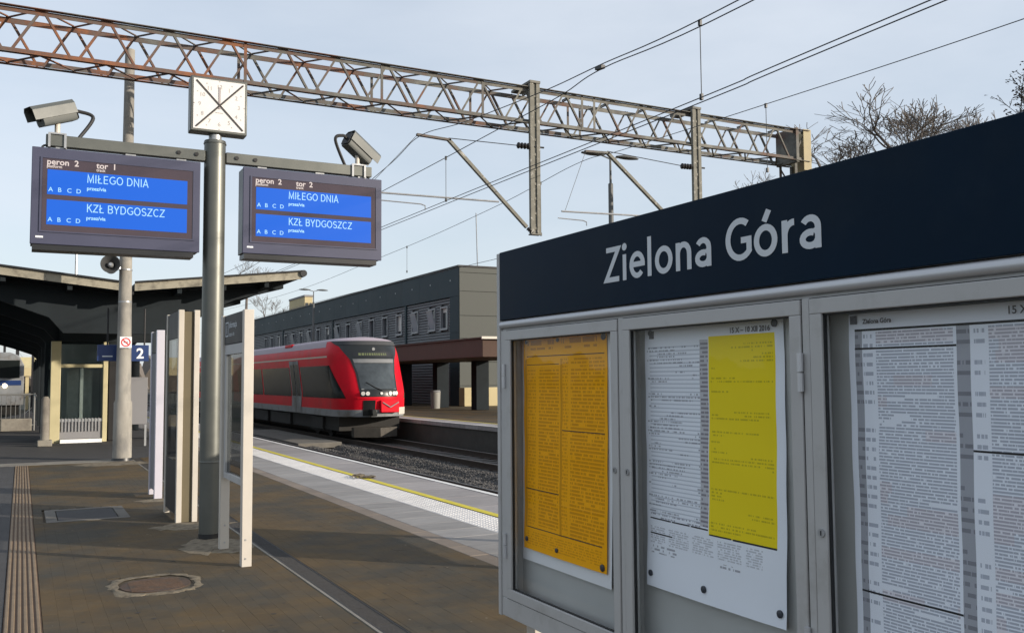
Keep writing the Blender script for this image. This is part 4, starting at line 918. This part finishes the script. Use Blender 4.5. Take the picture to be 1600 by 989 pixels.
for s in (-1, 1):
    patch_surf('roof_cant_rail', s*1.0, s*2, 2.90, 3.12, .006, mt['trainroof'], 2, 2); patch_surf('stripe', s*.97, s*2, 2.50, 2.565, .006, mt['trainbeige'], 10, 1)
    fx = (lambda v, s=s: s*(.63+.30*v))
    # window band pieces between the doors
    patch_surf('side_window', fx, s*1.105, .95, 2.19, .010, mt['trainglass'], 12, 8)
    a = 1.153
    for k in range(5):
        b = a+.135 if k % 2 == 0 else a+.15
        patch_surf('side_window', s*a, s*b, .95, 2.19, .010, mt['trainglass'], 2, 4); a = b+(.006 if k % 2 == 0 else .045)
    for dc in (1.129, 1.50):
        d_ = patch_surf('door', s*(dc-.020), s*(dc+.020), .30, 2.46, .016, mt['traingrey'], 2, 8)
        for e in (-.0095, .0095): patch_surf('door_window', s*(dc+e-.0075), s*(dc+e+.0075), .98, 2.30, .026, mt['trainglass'], 2, 4, d_)
        patch_surf('door_gap', s*(dc-.0006), s*(dc+.0006), .32, 2.44, .028, mt['rubber'], 1, 2, d_)
    MB().box(TXc+s*1.07-.25, TXc+s*1.07+.25, 40.8, 42.0, 3.06, 3.20).build('roof_vent', mt['redtrain'], tr, .03)
for s in (-1, 1):
    for tt in (1.0, 1.152, 1.30, 1.44, 1.60, 1.75): patch_surf('panel_seam', s*(tt-.00025), s*(tt+.00025), .30, 2.88, .007, mt['trainblack'], 1, 3)
    for a, b in ((36.0, 37.6), (41, 44.5), (45.2, 47.8), (49, 53)): MB().box(TXc+s*1.21-.10, TXc+s*1.21+.10, a, b, -.30, .22).build('equipment_box', mt['under'], tr, .03)
# front mask: black surround, windscreen, visor, destination display
MZ = [(.9, .36), (1.31, .385), (1.9, .40), (2.42, .465), (2.9, .65), (3.12, .85)]
def nt(z):
    for (a, b), (c, d) in zip(MZ, MZ[1:]):
        if z <= c: return b+(d-b)*max(0, (z-a)/(c-a))
    return MZ[-1][1]
def mask(name, z0, z1, inset, off, m, nv=8, parent=None): return patch_surf(name, lambda v: -nt(z0+(z1-z0)*v)+inset, lambda v: nt(z0+(z1-z0)*v)-inset, z0, z1, off, m, 24, nv, parent)
mask('front_mask', 1.0, 3.02, 0, .012, mt['trainblack'], 16)
mask('windscreen', 1.29, 2.25, .035, .022, mt['windscreen'], 8)
mask('sun_visor', 2.27, 2.42, .05, .030, M('visor_grey', (.16, .165, .17), .5), 2)
mask('nose_cap', 2.96, 3.12, -.01, .026, M('nose_cap', (.055, .058, .062), .6, spec=.15), 3)
ds = patch_surf('destination_display', -.40, .40, 2.50, 2.70, .022, mt['black'], 16, 2)
mb = MB(); q = random.Random(2); a = -.30
while a < .26:
    w = q.uniform(.02, .045); mb.grid(lambda u, v: surf(a+w*u, 2.555+.09*v, .030), 1, 1); a += w+.014
mb.build('destination_text', mt['dest'], ds, fix=False)
mb = MB()
p, q_ = surf(-.02, 2.80, .02), surf(.02, 2.80, .05); mb.cyl(surf(0, 2.80, .01), surf(0, 2.80, .04), .06, n=12); mb.build('top_lamp', mt['traingrey'], tr)
for t in (-.32, -.24, .02, .20, .28, .335):
    c = Vector(surf(t, 1.13, .012)); e = Vector(surf(t, 1.13, .05)); MB().cyl(c, e, .075 if abs(t) > .1 else .05, n=14).build('headlight', mt['lens'], tr)
MB().tube([surf(.05, 1.24, .05), surf(-.10, 1.36, .05), surf(-.24, 1.55, .045)], .016, 6).build('wiper', mt['rubber'], tr); MB().tube([surf(-.34, 1.285, .045), surf(.34, 1.285, .045)], .018, 6).build('wiper_rail', mt['traingrey'], tr)
patch_surf('bumper_strip', -.42, .42, .93, 1.0, .02, mt['redtrain'], 16, 2)
patch_surf('coupler_recess', -.32, -.10, .30, .88, .014, mt['trainblack'], 6, 4); MB().box(TXc-.42, TXc-.22, 32.7, 33.1, .30, .55).build('coupler', mt['trainblack'], tr, .03)
mb = MB(); mb.prism([(TXc-.02, 32.88, .42), (TXc+.72, 32.92, .42), (TXc+.72, 32.92, .88), (TXc-.02, 32.88, .88)], (0, .3, 0)); mb.build('front_flap', mt['redtrain'], tr, .03)
MB().bar((TXc+.05, 32.86, .80), (TXc+.35, 32.86, .62), .02, .03).build('grab_rail', mt['traingrey'], tr); MB().bar((TXc+.35, 32.86, .62), (TXc+.68, 32.88, .80), .02, .03).build('grab_rail', mt['traingrey'], tr)
patch_surf('corner_buffer', .42, .70, .33, .60, .03, mt['white'], 6, 3); patch_surf('corner_buffer', -.60, -.46, .30, .50, .02, mt['traingrey'], 6, 3)
# underframe, plough and wheels
MB().box(TXc-1.2, TXc+1.2, 34.2, 76, -.28, .30).build('underframe', mt['under'], tr)
mb = MB(); mb.prism([(TXc-.85, 33.5, -.50), (TXc, 32.95, -.50), (TXc+.85, 33.5, -.50), (TXc+.85, 33.8, -.50), (TXc-.85, 33.8, -.50)], (0, 0, .36)); mb.build('snow_plough', M('plough', (.07, .062, .052), .6, .3, .3, 5), tr, .01)
for y in (36.5, 38.4, 58, 60):
    for s in (-1, 1):
        w = MB().cyl((TXc+s*.69, y, -.19), (TXc+s*.82, y, -.19), .41, n=24).build('wheel', mt['under'], tr); MB().cyl((TXc+s*.825, y, -.19), (TXc+s*.90, y, -.19), .13, n=12).build('axle_box', mt['under'], w)
MB().box(TXc-1.0, TXc+1.0, 35.8, 39.1, -.40, -.285).build('bogie_frame', mt['under'], tr)
# ------------------------------------------------------------------ distant train at the left
dt = T('distant_train', 'distant grey-blue train with one glowing headlight at the far left edge', 'train', (-1.15, 66, -.6))
DY = 66
prof = [(-1.4, .0), (-1.4, 2.5), (-1.1, 3.1), (-.6, 3.3), (.6, 3.3), (1.1, 3.1), (1.4, 2.5), (1.4, 0)]
MB().prism([(-1.25+x, DY, z+.2) for x, z in prof], (-1.5, 40, 0)).build('body', mt['traingrey'], dt, .05)
MB().box(-2.4, -.1, DY-.03, DY-.004, 1.9, 3.0).build('windscreen', mt['trainglass'], dt); MB().box(-2.5, 0, DY-.03, DY-.004, 1.45, 1.75).build('blue_band', mt['bluesign'], dt)
for x in (-.90, -2.2): MB().cyl((x, DY-.05, 1.42), (x, DY-.004, 1.42), .14, n=12).build('headlight', mt['headlight'], dt)
MB().box(-2.4, -.1, DY+.3, DY+38, -.4, .19).build('underframe', mt['under'], dt)
# ------------------------------------------------------------------ station name board with timetable cases
bd = T('timetable_board', 'large grey timetable case with a navy header naming the station', 'notice board', (1.87, 2.3, 0))
FX = 1.80; Y_END, Y_NEAR = 3.555, .88
# frame: back sheet, top box with navy header, rails, uprights
MB().box(FX+.085, FX+.15, Y_NEAR, Y_END, .67, 1.868).build('back_case', mt['alu'], bd)
MB().box(FX+.03, FX+.15, Y_NEAR, Y_END-.005, 1.892, 2.176).build('header_core', mt['alu'], bd)
hdr = MB().box(FX, FX+.029, Y_NEAR, Y_END-.022, 1.896, 2.186).build('header_panel', mt['navy'], bd, .002)
MB().box(FX-.002, FX+.152, Y_END-.0215, Y_END+.003, .665, 2.183).build('end_upright', mt['alu'], bd, .003)
MB().tube([(FX+.012, Y_NEAR, 1.876), (FX+.012, Y_END-.022, 1.876)], .0165, 16).build('rounded_rail', mt['alu_lt'], bd)
MB().box(FX+.014, FX+.10, Y_NEAR, Y_END-.022, 1.852, 1.870).build('top_rail', mt['alu'], bd); MB().box(FX+.004, FX+.10, Y_NEAR, Y_END-.022, .668, .742).build('bottom_rail', mt['alu'], bd, .002)
for y0, y1 in ((3.488, Y_END-.022), (2.626, 2.650), (1.775, 1.800)): MB().box(FX+.004, FX+.10, y0, y1, .743, 1.851).build('mullion', mt['alu'], bd, .002)
cap_h = .122
SXL, TRK = .93, .075
wtot = sum(GL[c][0]*SXL+TRK for c in 'Zielona Góra')-TRK-.08
k = (2.712-1.722)/(wtot*cap_h)
put = lambda q, lz=0: (FX-.0012-lz*.25, 2.715-q.x*cap_h*k, 1.978+q.y*cap_h)
xx = 0.0
for ch in 'Zielona Góra':
    if ch != ' ':
        g, _ = stroke_text(ch, .145, lambda q, lz=0: put(Vector((q.x+xx, q.y)), lz), SXL); g.build('letter', mt['lettering'], hdr, fix=False, smooth=False)
    xx += GL[ch][0]*SXL+TRK
# doors
def door(y0, y1, hinge_left, hinge_right, lock):
    z0, z1, w = .745, 1.849, .040
    mb = MB(); mb.box(FX, FX+.03, y0, y1, z1-w, z1); mb.box(FX, FX+.03, y0, y1, z0, z0+w); mb.box(FX, FX+.03, y0, y0+w, z0+w, z1-w); mb.box(FX, FX+.03, y1-w, y1, z0+w, z1-w)
    f = mb.build('door', mt['alu'], bd, .0025)
    MB().box(FX+.018, FX+.022, y0+w-.004, y1-w+.004, z0+w-.004, z1-w+.004).build('glass_pane', mt['glass'], f)
    mb = MB()
    for a in ((y0+w, y0+w+.004, z0+w, z1-w), (y1-w-.004, y1-w, z0+w, z1-w), (y0+w, y1-w, z0+w, z0+w+.004), (y0+w, y1-w, z1-w-.004, z1-w)): mb.box(FX+.0075, FX+.0175, a[0], a[1], a[2], a[3])
    mb.build('gasket', mt['rubber'], f)
    for yh, on_ in ((y1+.003, hinge_left), (y0-.003, hinge_right)):
        if on_:
            for z in (1.66, .96):
                h = MB().tube([(FX-.006, yh, z-.05), (FX-.006, yh, z-.002)], .0085, 10).tube([(FX-.006, yh, z+.002), (FX-.006, yh, z+.05)], .0085, 10); h.build('hinge', mt['alu_lt'], f)
    for y, z in lock:
        lk = MB().cyl((FX-.004, y, z), (FX+.001, y, z), .011, n=14).build('lock', mt['galv'], f); MB().box(FX-.0046, FX-.0041, y-.002, y+.002, z-.006, z+.006).build('key_slot', mt['ink'], lk)
door(2.654, 3.484, True, False, ((2.675, 1.335),)); door(1.804, 2.622, False, True, ((2.600, 1.335),)); door(.93, 1.771, False, False, ((1.748, 1.255),))
for y0, y1, z in ((2.652, 3.486, .7435), (2.652, 3.486, 1.8503), (1.802, 2.624, 1.8503), (.9, 1.773, 1.8503), (1.802, 2.624, .7435)): MB().box(FX+.006, FX+.03, y0, y1, z-.0012, z+.0012).build('door_gap', mt['rubber'], bd)
for y in (3.486, 2.652, 2.624, 1.802, 1.773): MB().box(FX+.006, FX+.03, y-.0012, y+.0012, .75, 1.845).build('door_gap', mt['rubber'], bd)
for y in (3.42, 1.0): MB().box(1.875, 1.945, y-.035, y+.035, -.01, .669).build('leg', mt['white'], bd, .003)
MB().box(FX+.078, FX+.0845, Y_NEAR+.01, Y_END-.024, .743, 1.851).build('backboard', mt['alu_in'], bd)
# ------------------------------------------------------------------ posters (flat print is in the materials)
PXp = FX+.072; KS = PXp/1.80
def pp(y, z): return (y*KS, (z-CAM_H)*KS+CAM_H)
class NT_:
    def __init__(s, n, l): s.n = n; s.l = l
    def m(s, op, a, b=0.0, c=None):
        x = s.n.new('ShaderNodeMath'); x.operation = op
        for i, v in enumerate((a, b) if c is None else (a, b, c)):
            if hasattr(v, 'links'): s.l.new(v, x.inputs[i])
            else: x.inputs[i].default_value = v
        return x.outputs[0]
    def box(s, u, v, u0, u1, v0, v1):
        a = s.m('MULTIPLY', s.m('GREATER_THAN', u, u0), s.m('LESS_THAN', u, u1)); b = s.m('MULTIPLY', s.m('GREATER_THAN', v, v0), s.m('LESS_THAN', v, v1)); return s.m('MULTIPLY', a, b)
    def text(s, u, v, rows, uf, thr, seed=0.0, fill=.62, para=3.0, pthr=.30):
        r = s.m('MULTIPLY', v, rows); fl = s.m('FLOOR', r); fr = s.m('FRACT', r); ink = s.m('MULTIPLY', s.m('GREATER_THAN', fr, .5-fill/2), s.m('LESS_THAN', fr, .5+fill/2))
        cb = s.n.new('ShaderNodeCombineXYZ'); s.l.new(s.m('MULTIPLY', u, uf), cb.inputs[0]); s.l.new(s.m('ADD', s.m('MULTIPLY', fl, 3.77), seed), cb.inputs[1])
        no = s.n.new('ShaderNodeTexNoise'); no.noise_dimensions = '2D'; no.inputs['Scale'].default_value = 1; no.inputs['Detail'].default_value = 2; s.l.new(cb.outputs[0], no.inputs['Vector'])
        cb2 = s.n.new('ShaderNodeCombineXYZ'); s.l.new(s.m('MULTIPLY', u, para), cb2.inputs[0]); s.l.new(s.m('ADD', s.m('MULTIPLY', fl, .37), seed+40), cb2.inputs[1])
        n2 = s.n.new('ShaderNodeTexNoise'); n2.noise_dimensions = '2D'; n2.inputs['Scale'].default_value = 1; s.l.new(cb2.outputs[0], n2.inputs['Vector'])
        k = s.m('MULTIPLY', s.m('GREATER_THAN', no.outputs['Fac'], thr), s.m('GREATER_THAN', n2.outputs['Fac'], pthr)); return s.m('MULTIPLY', ink, k)
    def mix(s, fac, a, b):
        x = s.n.new('ShaderNodeMix'); x.data_type = 'RGBA'
        for nm, v in (('Factor', fac), ('A', a), ('B', b)):
            if hasattr(v, 'links'): s.l.new(v, x.inputs[nm])
            else: x.inputs[nm].default_value = v if nm == 'Factor' else (*v, 1)
        return x.outputs['Result']
def poster_mat(name, fn):
    m, n, l, p = nt_new(name); uv = n.new('ShaderNodeUVMap'); uv.uv_map = 'UVMap'; sp = n.new('ShaderNodeSeparateXYZ'); l.new(uv.outputs[0], sp.inputs[0])
    col = fn(NT_(n, l), sp.outputs['X'], sp.outputs['Y']); l.new(col, p.inputs['Base Color']); p.inputs['Roughness'].default_value = .6; p.inputs['Specular IOR Level'].default_value = .08
    return m
def f_yellow(k, u, v):
    Y, D = (.94, .43, .003), (.46, .17, .002); c = Y
    t = k.m('MULTIPLY', k.text(u, v, 62, 46, .40, 1.0, .60, 3, .30), k.m('ADD', k.box(u, v, .20, .46, .12, .86), k.box(u, v, .60, .97, .10, .90)))
    c = k.mix(k.m('MULTIPLY', t, .55), c, D)
    t = k.m('MULTIPLY', k.text(u, v, 62, 70, .45, 9.0, .6, 3, .25), k.m('ADD', k.box(u, v, .05, .16, .12, .86), k.box(u, v, .50, .57, .10, .90)))
    c = k.mix(k.m('MULTIPLY', t, .45), c, D)
    c = k.mix(k.m('MULTIPLY', k.box(u, v, .475, .50, .10, .90), .55), c, (.42, .17, .005)); c = k.mix(k.m('MULTIPLY', k.box(u, v, .02, .045, .10, .90), .5), c, (.44, .18, .005))
    t = k.m('MULTIPLY', k.text(u, v, 90, 60, .46, 5.0, .6), k.box(u, v, .05, .95, .02, .09)); c = k.mix(k.m('MULTIPLY', t, .4), c, D)
    t = k.m('MULTIPLY', k.text(u, v, 26, 14, .47, 3.0, .7), k.box(u, v, .05, .9, .945, .99)); return k.mix(k.m('MULTIPLY', t, .6), c, (.30, .11, .01))
def f_white(k, u, v):
    Wt, G = (.80, .84, .93), (.22, .23, .28); c = Wt
    line = k.m('LESS_THAN', k.m('FRACT', k.m('MULTIPLY', v, 64)), .30); c = k.mix(k.m('MULTIPLY', k.m('MULTIPLY', line, k.box(u, v, .04, .44, .27, .93)), .60), c, (.36, .40, .50))
    t = k.m('MULTIPLY', k.text(u, v, 84, 90, .48, 2.0, .5, 3, .55), k.box(u, v, .02, .44, .26, .93)); c = k.mix(k.m('MULTIPLY', t, .75), c, G)
    c = k.mix(k.m('MULTIPLY', k.box(u, v, .44, .50, .27, .945), .55), c, (.27, .25, .27)); t = k.m('MULTIPLY', k.text(u, v, 64, 30, .40, 7.0, .5), k.box(u, v, .445, .50, .27, .94)); c = k.mix(k.m('MULTIPLY', t, .7), c, (.14, .12, .15))
    c = k.mix(k.box(u, v, .505, .945, .245, .955), c, (.86, .68, .02)); t = k.m('MULTIPLY', k.text(u, v, 84, 110, .47, 4.0, .5, 1.6, .56), k.box(u, v, .52, .93, .26, .93)); c = k.mix(k.m('MULTIPLY', t, .45), c, (.17, .15, .02))
    colm = k.m('LESS_THAN', k.m('FRACT', k.m('MULTIPLY', u, 5.3)), .84); t = k.m('MULTIPLY', k.m('MULTIPLY', k.text(u, v, 120, 60, .44, 8.0, .62), colm), k.box(u, v, .03, .86, .165, .235)); c = k.mix(k.m('MULTIPLY', t, .55), c, (.30, .31, .36))
    t = k.m('MULTIPLY', k.text(u, v, 80, 40, .5, 6.0, .6), k.m('ADD', k.box(u, v, .04, .26, .13, .165), k.box(u, v, .58, .72, .135, .155))); c = k.mix(k.m('MULTIPLY', t, .7), c, (.2, .2, .24))
    return c
def f_arr(k, u, v):
    Wt, G = (.80, .84, .94), (.20, .23, .32); c = Wt
    t = k.m('MULTIPLY', k.text(u, v, 120, 90, .38, 1.0, .58, 2.5, .30), k.m('ADD', k.box(u, v, .13, .465, .06, .95), k.box(u, v, .60, .96, .06, .95))); c = k.mix(k.m('MULTIPLY', t, .62), c, G)
    t = k.m('MULTIPLY', k.text(u, v, 40, 70, .42, 3.0, .4, 3, .42), k.m('ADD', k.box(u, v, .07, .115, .06, .95), k.box(u, v, .545, .585, .06, .95))); c = k.mix(k.m('MULTIPLY', t, .6), c, G)
    red = k.m('GREATER_THAN', k.text(u, v, 36, 1.0, .50, 6.0, 1.0, 1.0, .5), .5); c = k.mix(k.m('MULTIPLY', k.m('MULTIPLY', red, k.m('ADD', k.box(u, v, .13, .465, .06, .95), k.box(u, v, .60, .96, .06, .95))), .13), c, (.55, .22, .14))
    for a, b in ((.03, .065), (.478, .53)): c = k.mix(k.m('MULTIPLY', k.box(u, v, a, b, .05, .955), .72), c, (.20, .205, .24))
    t = k.m('MULTIPLY', k.text(u, v, 40, 40, .42, 3.0, .4, 3, .42), k.m('ADD', k.box(u, v, .03, .065, .06, .95), k.box(u, v, .478, .53, .06, .95))); return k.mix(k.m('MULTIPLY', t, .5), c, (.08, .08, .10))
def poster(name, label, y0, y1, z0, z1, fn, curl, rules, magnets, group, sheet_=None, zz_=0):
    (a, zb), (b, zt) = pp(y0, z0), pp(y1, z1)      # y0: left edge in view (far), y1: right edge (near)
    t = T(name, label, 'poster', (PXp, (a+b)/2, zb), group); H_ = zt-zb
    def pos(u, v, off=0):
        bow = curl*(1-v)**3*(.4+.6*u)+.003*math.sin(u*3.1)*(1+math.sin(v*5))+.0012*math.sin(v*23+u*4)+.0008*math.sin(u*17-v*6)
        return (PXp-.001-off-bow, a+(b-a)*u, zb+H_*v)
    mb = MB(); mb.grid(lambda u, v: pos(u, v), 14, 24); o = mb.build('sheet', poster_mat(name+'_print', fn), t, fix=False)
    uvl = o.data.uv_layers.new(name='UVMap')
    for lp in o.data.loops:
        i = lp.vertex_index; uvl.data[lp.index].uv = ((i % 15)/14, (i//15)/24)
    if sheet_:
        e = sheet_; mb = MB(); mb.grid(lambda u, v: (PXp+.0035-curl*.8*(1-v)**3*(.4+.6*u), a+.02+(b-a-.04)*u, zb-e+(H_+e)*v), 8, 12); mb.build('backing_sheet', mt['paper'], t, fix=False)
    for (u0, u1, v, th) in rules:
        mb = MB(); mb.grid(lambda u, w: pos(u0+(u1-u0)*u, v+th*(w-.5), .0006), 12, 1); mb.build('printed_rule', mt['ink'], t, fix=False)
    for (u, v, r) in magnets:
        p = Vector(pos(u, v, .001)); MB().tube([p, p+Vector((-.004, 0, 0)), p+Vector((-.0055, 0, 0))], [r, r, r*.75], 16).build('magnet', mt['magnet'], t)
    return t, pos
poster('yellow_poster', 'orange-yellow departures poster in the left glass case', 3.318, 2.712, .980, 1.806, f_yellow, .016, [(.05, .97, .915, .004), (.05, .46, .875, .003), (.50, .97, .575, .004), (.03, .47, .285, .0045), (.05, .95, .105, .004)], [(.05, .045, .010), (.45, .035, .009), (.96, .022, .013), (.04, .985, .008), (.97, .985, .013), (.45, .985, .008)], 'timetable posters', .05)
t_, pos2 = poster('timetable_poster', 'white timetable with a bright yellow right half in the middle glass case', 2.488, 1.862, .990, 1.806, f_white, .020, [(.03, .21, .262, .005), (.22, .36, .262, .005), (.37, .50, .262, .005), (.51, .66, .247, .005), (.67, .945, .246, .006), (.03, .22, .205, .005)], [(.04, .05, .010), (.47, .05, .011), (.965, .045, .011), (.95, .985, .011), (.05, .982, .009)], 'timetable posters')
def ptext(body, u, v, size, parent, pos, m, off=.0045):
    me = text_mesh('printed_text', body, size, m, offset=.0005); w = WLOC[parent.name]; p = pos(u, v, off)
    link('printed_text', me, parent, (p[0]-w.x, p[1]-w.y, p[2]-w.z), (rad(90), 0, rad(-90)))
m_soft = M('grey_ink', (.10, .10, .12), .8)
ptext('15 X – 10 XII 2016', .66, .962, .022, t_, pos2, m_soft)
MB().box(PXp-.004, PXp-.002, pp(2.45, 0)[0]-.012, pp(2.45, 0)[0]+.012, pp(0, 1.773)[1], pp(0, 1.797)[1]).build('printed_logo', m_soft, t_)
t_, pos3 = poster('arrivals_poster', 'white timetable poster dense with grey text at the right edge', 1.640, 1.020, .905, 1.800, f_arr, .012, [(.03, .97, .955, .006), (.03, .478, .905, .005), (.53, .97, .652, .005), (.03, .478, .262, .005), (.03, .97, .062, .004)], [(.965, .02, .011)], 'timetable posters')
ptext('15 X – 10 XII 2016', .675, .972, .024, t_, pos3, m_soft); ptext('Zielona Góra', .075, .972, .016, t_, pos3, m_soft)
MB().box(PXp-.006, PXp-.004, pp(1.622, 0)[0]-.010, pp(1.622, 0)[0]+.010, pp(0, 1.775)[1], pp(0, 1.795)[1]).build('printed_logo', m_soft, t_)
# ------------------------------------------------------------------ bare trees
def tree_mesh(seed, spread, levels, clumps):
    q = random.Random(seed); trunk = MB(); br = MB(); cl = MB(); tips = []
    def grow(p, d, L, r, lv):
        n = (8 if lv == 0 else 3) if lv < 4 else 2; pts = [p]; rd = [r]; dd = d.copy()
        for i in range(n):
            dd = (dd+Vector((q.gauss(0, .10 if lv else .006), q.gauss(0, .10 if lv else .006), q.gauss(.03, .06)))).normalized(); pts.append(pts[-1]+dd*L/n); rd.append(r*(1-.30*(i+1)/n))
        (trunk if lv == 0 else br).tube(pts, [max(x, .0068) for x in rd], 7 if lv < 2 else (4 if lv < 4 else 3), False)
        if lv >= levels: tips.append(pts[-1]); return
        k = 3 if lv == 0 else (2 if q.random() < .6 else 3)
        if lv in (3, 4): k += 1
        for i in range(k):
            a = q.uniform(0, 2*math.pi); t = q.uniform(.14, .38) if i == 0 else q.uniform(.38, .38+spread)
            s = d.cross(Vector((math.cos(a), math.sin(a), .2))).normalized(); nd = (dd*math.cos(t)+s*math.sin(t)+Vector((0, 0, .16))).normalized()
            at = pts[-1] if (i < 2 and lv < 3) or i == 0 else pts[q.randint(1, n)]
            f = q.uniform(.74, .86) if i == 0 else q.uniform(.55, .78)
            grow(at, nd, (1.15 if lv == 0 else L)*f, rd[-1]*(q.uniform(.78, .9) if i == 0 else q.uniform(.5, .72)), lv+1)
    grow(Vector((0, 0, 0)), Vector((q.gauss(0, .008), q.gauss(0, .008), 1)).normalized(), 8.0, .085, 0)
    if clumps:
        for tp in tips:
            if q.random() < clumps:
                for _ in range(7):
                    c = tp+Vector((q.gauss(0, .05), q.gauss(0, .05), q.gauss(-.03, .06))); s = q.uniform(.02, .05)
                    cl.add([c+Vector((q.uniform(-s, s), q.uniform(-s, s), q.uniform(-s, s))) for _ in range(4)], [(0, 1, 2), (0, 2, 3), (0, 3, 1), (1, 3, 2)])
    f = 10/max(v[2] for v in br.v)
    for b in (trunk, br, cl): b.v = [(x*f, y*f, z*f) for x, y, z in b.v]
    return trunk, br, cl
TREES = {}
def tree(x, y, z, H, seed, label, rot=0, clumps=0, m='bark', levels=6, spread=.50, group='bare trees behind the name board', wx=1.6):
    key = (seed, clumps)
    t = T('bare_tree', label, 'tree', (x, y, z), group)
    if key not in TREES:
        a, b, c = tree_mesh(seed, spread, levels, clumps); TREES[key] = (a.mesh('trunk', mt[m], smooth=False, fix=False), b.mesh('crown', mt[m], smooth=False, fix=False), c.mesh('seed_clusters', mt['seed'], smooth=False, fix=False) if clumps else None)
    for nm, me in zip(('trunk', 'crown', 'seed_clusters'), TREES[key]):
        if me: link(nm, me, t)
    s = H/10; t.scale = (s*wx, s*wx, s); t.rotation_euler = (0, 0, rot)
    return t
tree(45.5, 36.8, -1, 20.6, 21, 'tallest bare tree with a forked trunk right of the gantry end', .4, wx=2.0)
tree(45.5, 38.0, -1, 18.4, 26, 'rounded bare tree between the tallest tree and the gantry end', 5.1, wx=2.0)
tree(45, 39.6, -1, 19.0, 22, 'bushy bare tree just right of the cream gantry end plate', 1.4, wx=2.1)
tree(46, 34.6, -1, 18.8, 23, 'slender bare tree immediately right of the tallest tree', 2.2)
tree(47, 32.4, -1, 17.6, 24, 'low bare tree showing its top above the sloping name board', 3.3)
tree(40, 25.6, -1, 16.6, 25, 'dark tree with seed clusters at the right edge of the picture', .6, .30, 'bark_d')
tree(47, 46.5, -1, 15.2, 26, 'small bare tree showing twigs left of the gantry end', 4.0)
tree(23.0, 112, -1, 17.5, 22, 'distant bare tree between the clock pole and the right display', .9, group='distant bare trees')
tree(27.5, 118, -1, 13.8, 23, 'distant bare tree showing above the far end of the slate-blue building', 2.9, group='distant bare trees')
tree(31.5, 126, -1, 12.5, 24, 'smallest distant bare tree beside the far lamp post', 1.9, group='distant bare trees')
tree(66, 72, -1, 24, 25, 'far bare tree with only twig tips above the left end of the name board', 2.0, group='distant bare trees')
# ------------------------------------------------------------------ far background
ap = T('apartment_block', 'small far cream apartment block peeping over the slate-blue roof line', 'building', (41.5, 150, -1))
MB().box(40.7, 42.0, 150, 160, -1, 15.2).build('wall', mt['farwall'], ap); MB().box(40.6, 42.1, 149.9, 160, 15.204, 15.5).build('roof', mt['fargrey'], ap)
MB().box(40.8, 41.3, 149.95, 149.99, 12.8, 14.2).build('window', mt['pane'], ap); MB().box(41.5, 41.9, 149.95, 149.99, 12.8, 14.2).build('window', mt['pane'], ap)
fb = T('far_footbridge', 'yellowish footbridge far down the line at the left', 'bridge', (0, 100, -1))
MB().box(-16, 4, 100, 102.5, 2.2, 3.0).build('deck', mt['farwall'], fb); MB().box(.35, .65, 100.2, 102, -1, 2.19).build('pier', mt['farwall'], fb); MB().box(1.55, 1.85, 100.2, 102, -1, 2.19).build('pier', mt['farwall'], fb)
MB().box(-16, 4, 100, 100.08, 3.004, 4.0).build('parapet', mt['cream'], fb)
for k, (x, y) in enumerate(((-.3, 80), (.9, 95), (-1.6, 110), (1.9, 125))):
    t = T('catenary_mast', ['first', 'second', 'third', 'fourth'][k]+' catenary mast counted from the canopy along the left track', 'mast', (x, y, -1), 'distant catenary masts')
    MB().box(x-.12, x+.12, y-.12, y+.12, -1, 8.5).build('pole', mt['darkgrey'], t); MB().bar((x, y, 7), (x-3, y, 7.2), .06).build('arm', mt['darkgrey'], t); MB().bar((x, y, 5.6), (x-3, y, 7.1), .06).build('strut', mt['darkgrey'], t)
for k, z in enumerate((4.8, 6.2)):
    wire('contact_wire' if k == 0 else 'messenger_wire', [(-4, 0, z), (-4, 40, z), (-2, 70, z), (-.6, 100, z), (.5, 160, z)], .012, ('lower' if k == 0 else 'upper')+' overhead wire above the left-hand track seen under the canopy', True)
tag(MB().tube([(1.10, 24.5, 4.0), (1.10, 24.5, 5.2)], [.03, .025], 8).build('flag_pole', mt['galv'], None), 'thin grey pole rising from the canopy roof below the left display', 'pole')
q = random.Random(77); mb = MB()
for k in range(240):
    a = -60+k*.9; r = 260+q.uniform(-20, 20); x = r*math.sin(rad(a)); y = r*math.cos(rad(a)); h = q.uniform(4, 9); w = q.uniform(3, 6)
    mb.add([(x-w, y, -1), (x+w, y, -1), (x+w*.5, y+3, h*.8), (x-w*.3, y+2, h), (x, y-4, h*.7)], [(0, 1, 2), (0, 2, 3), (0, 1, 4), (1, 2, 4), (0, 4, 3), (2, 3, 4)])
mb.build('far_wood', mt['bark'], None, smooth=False, kind='stuff')
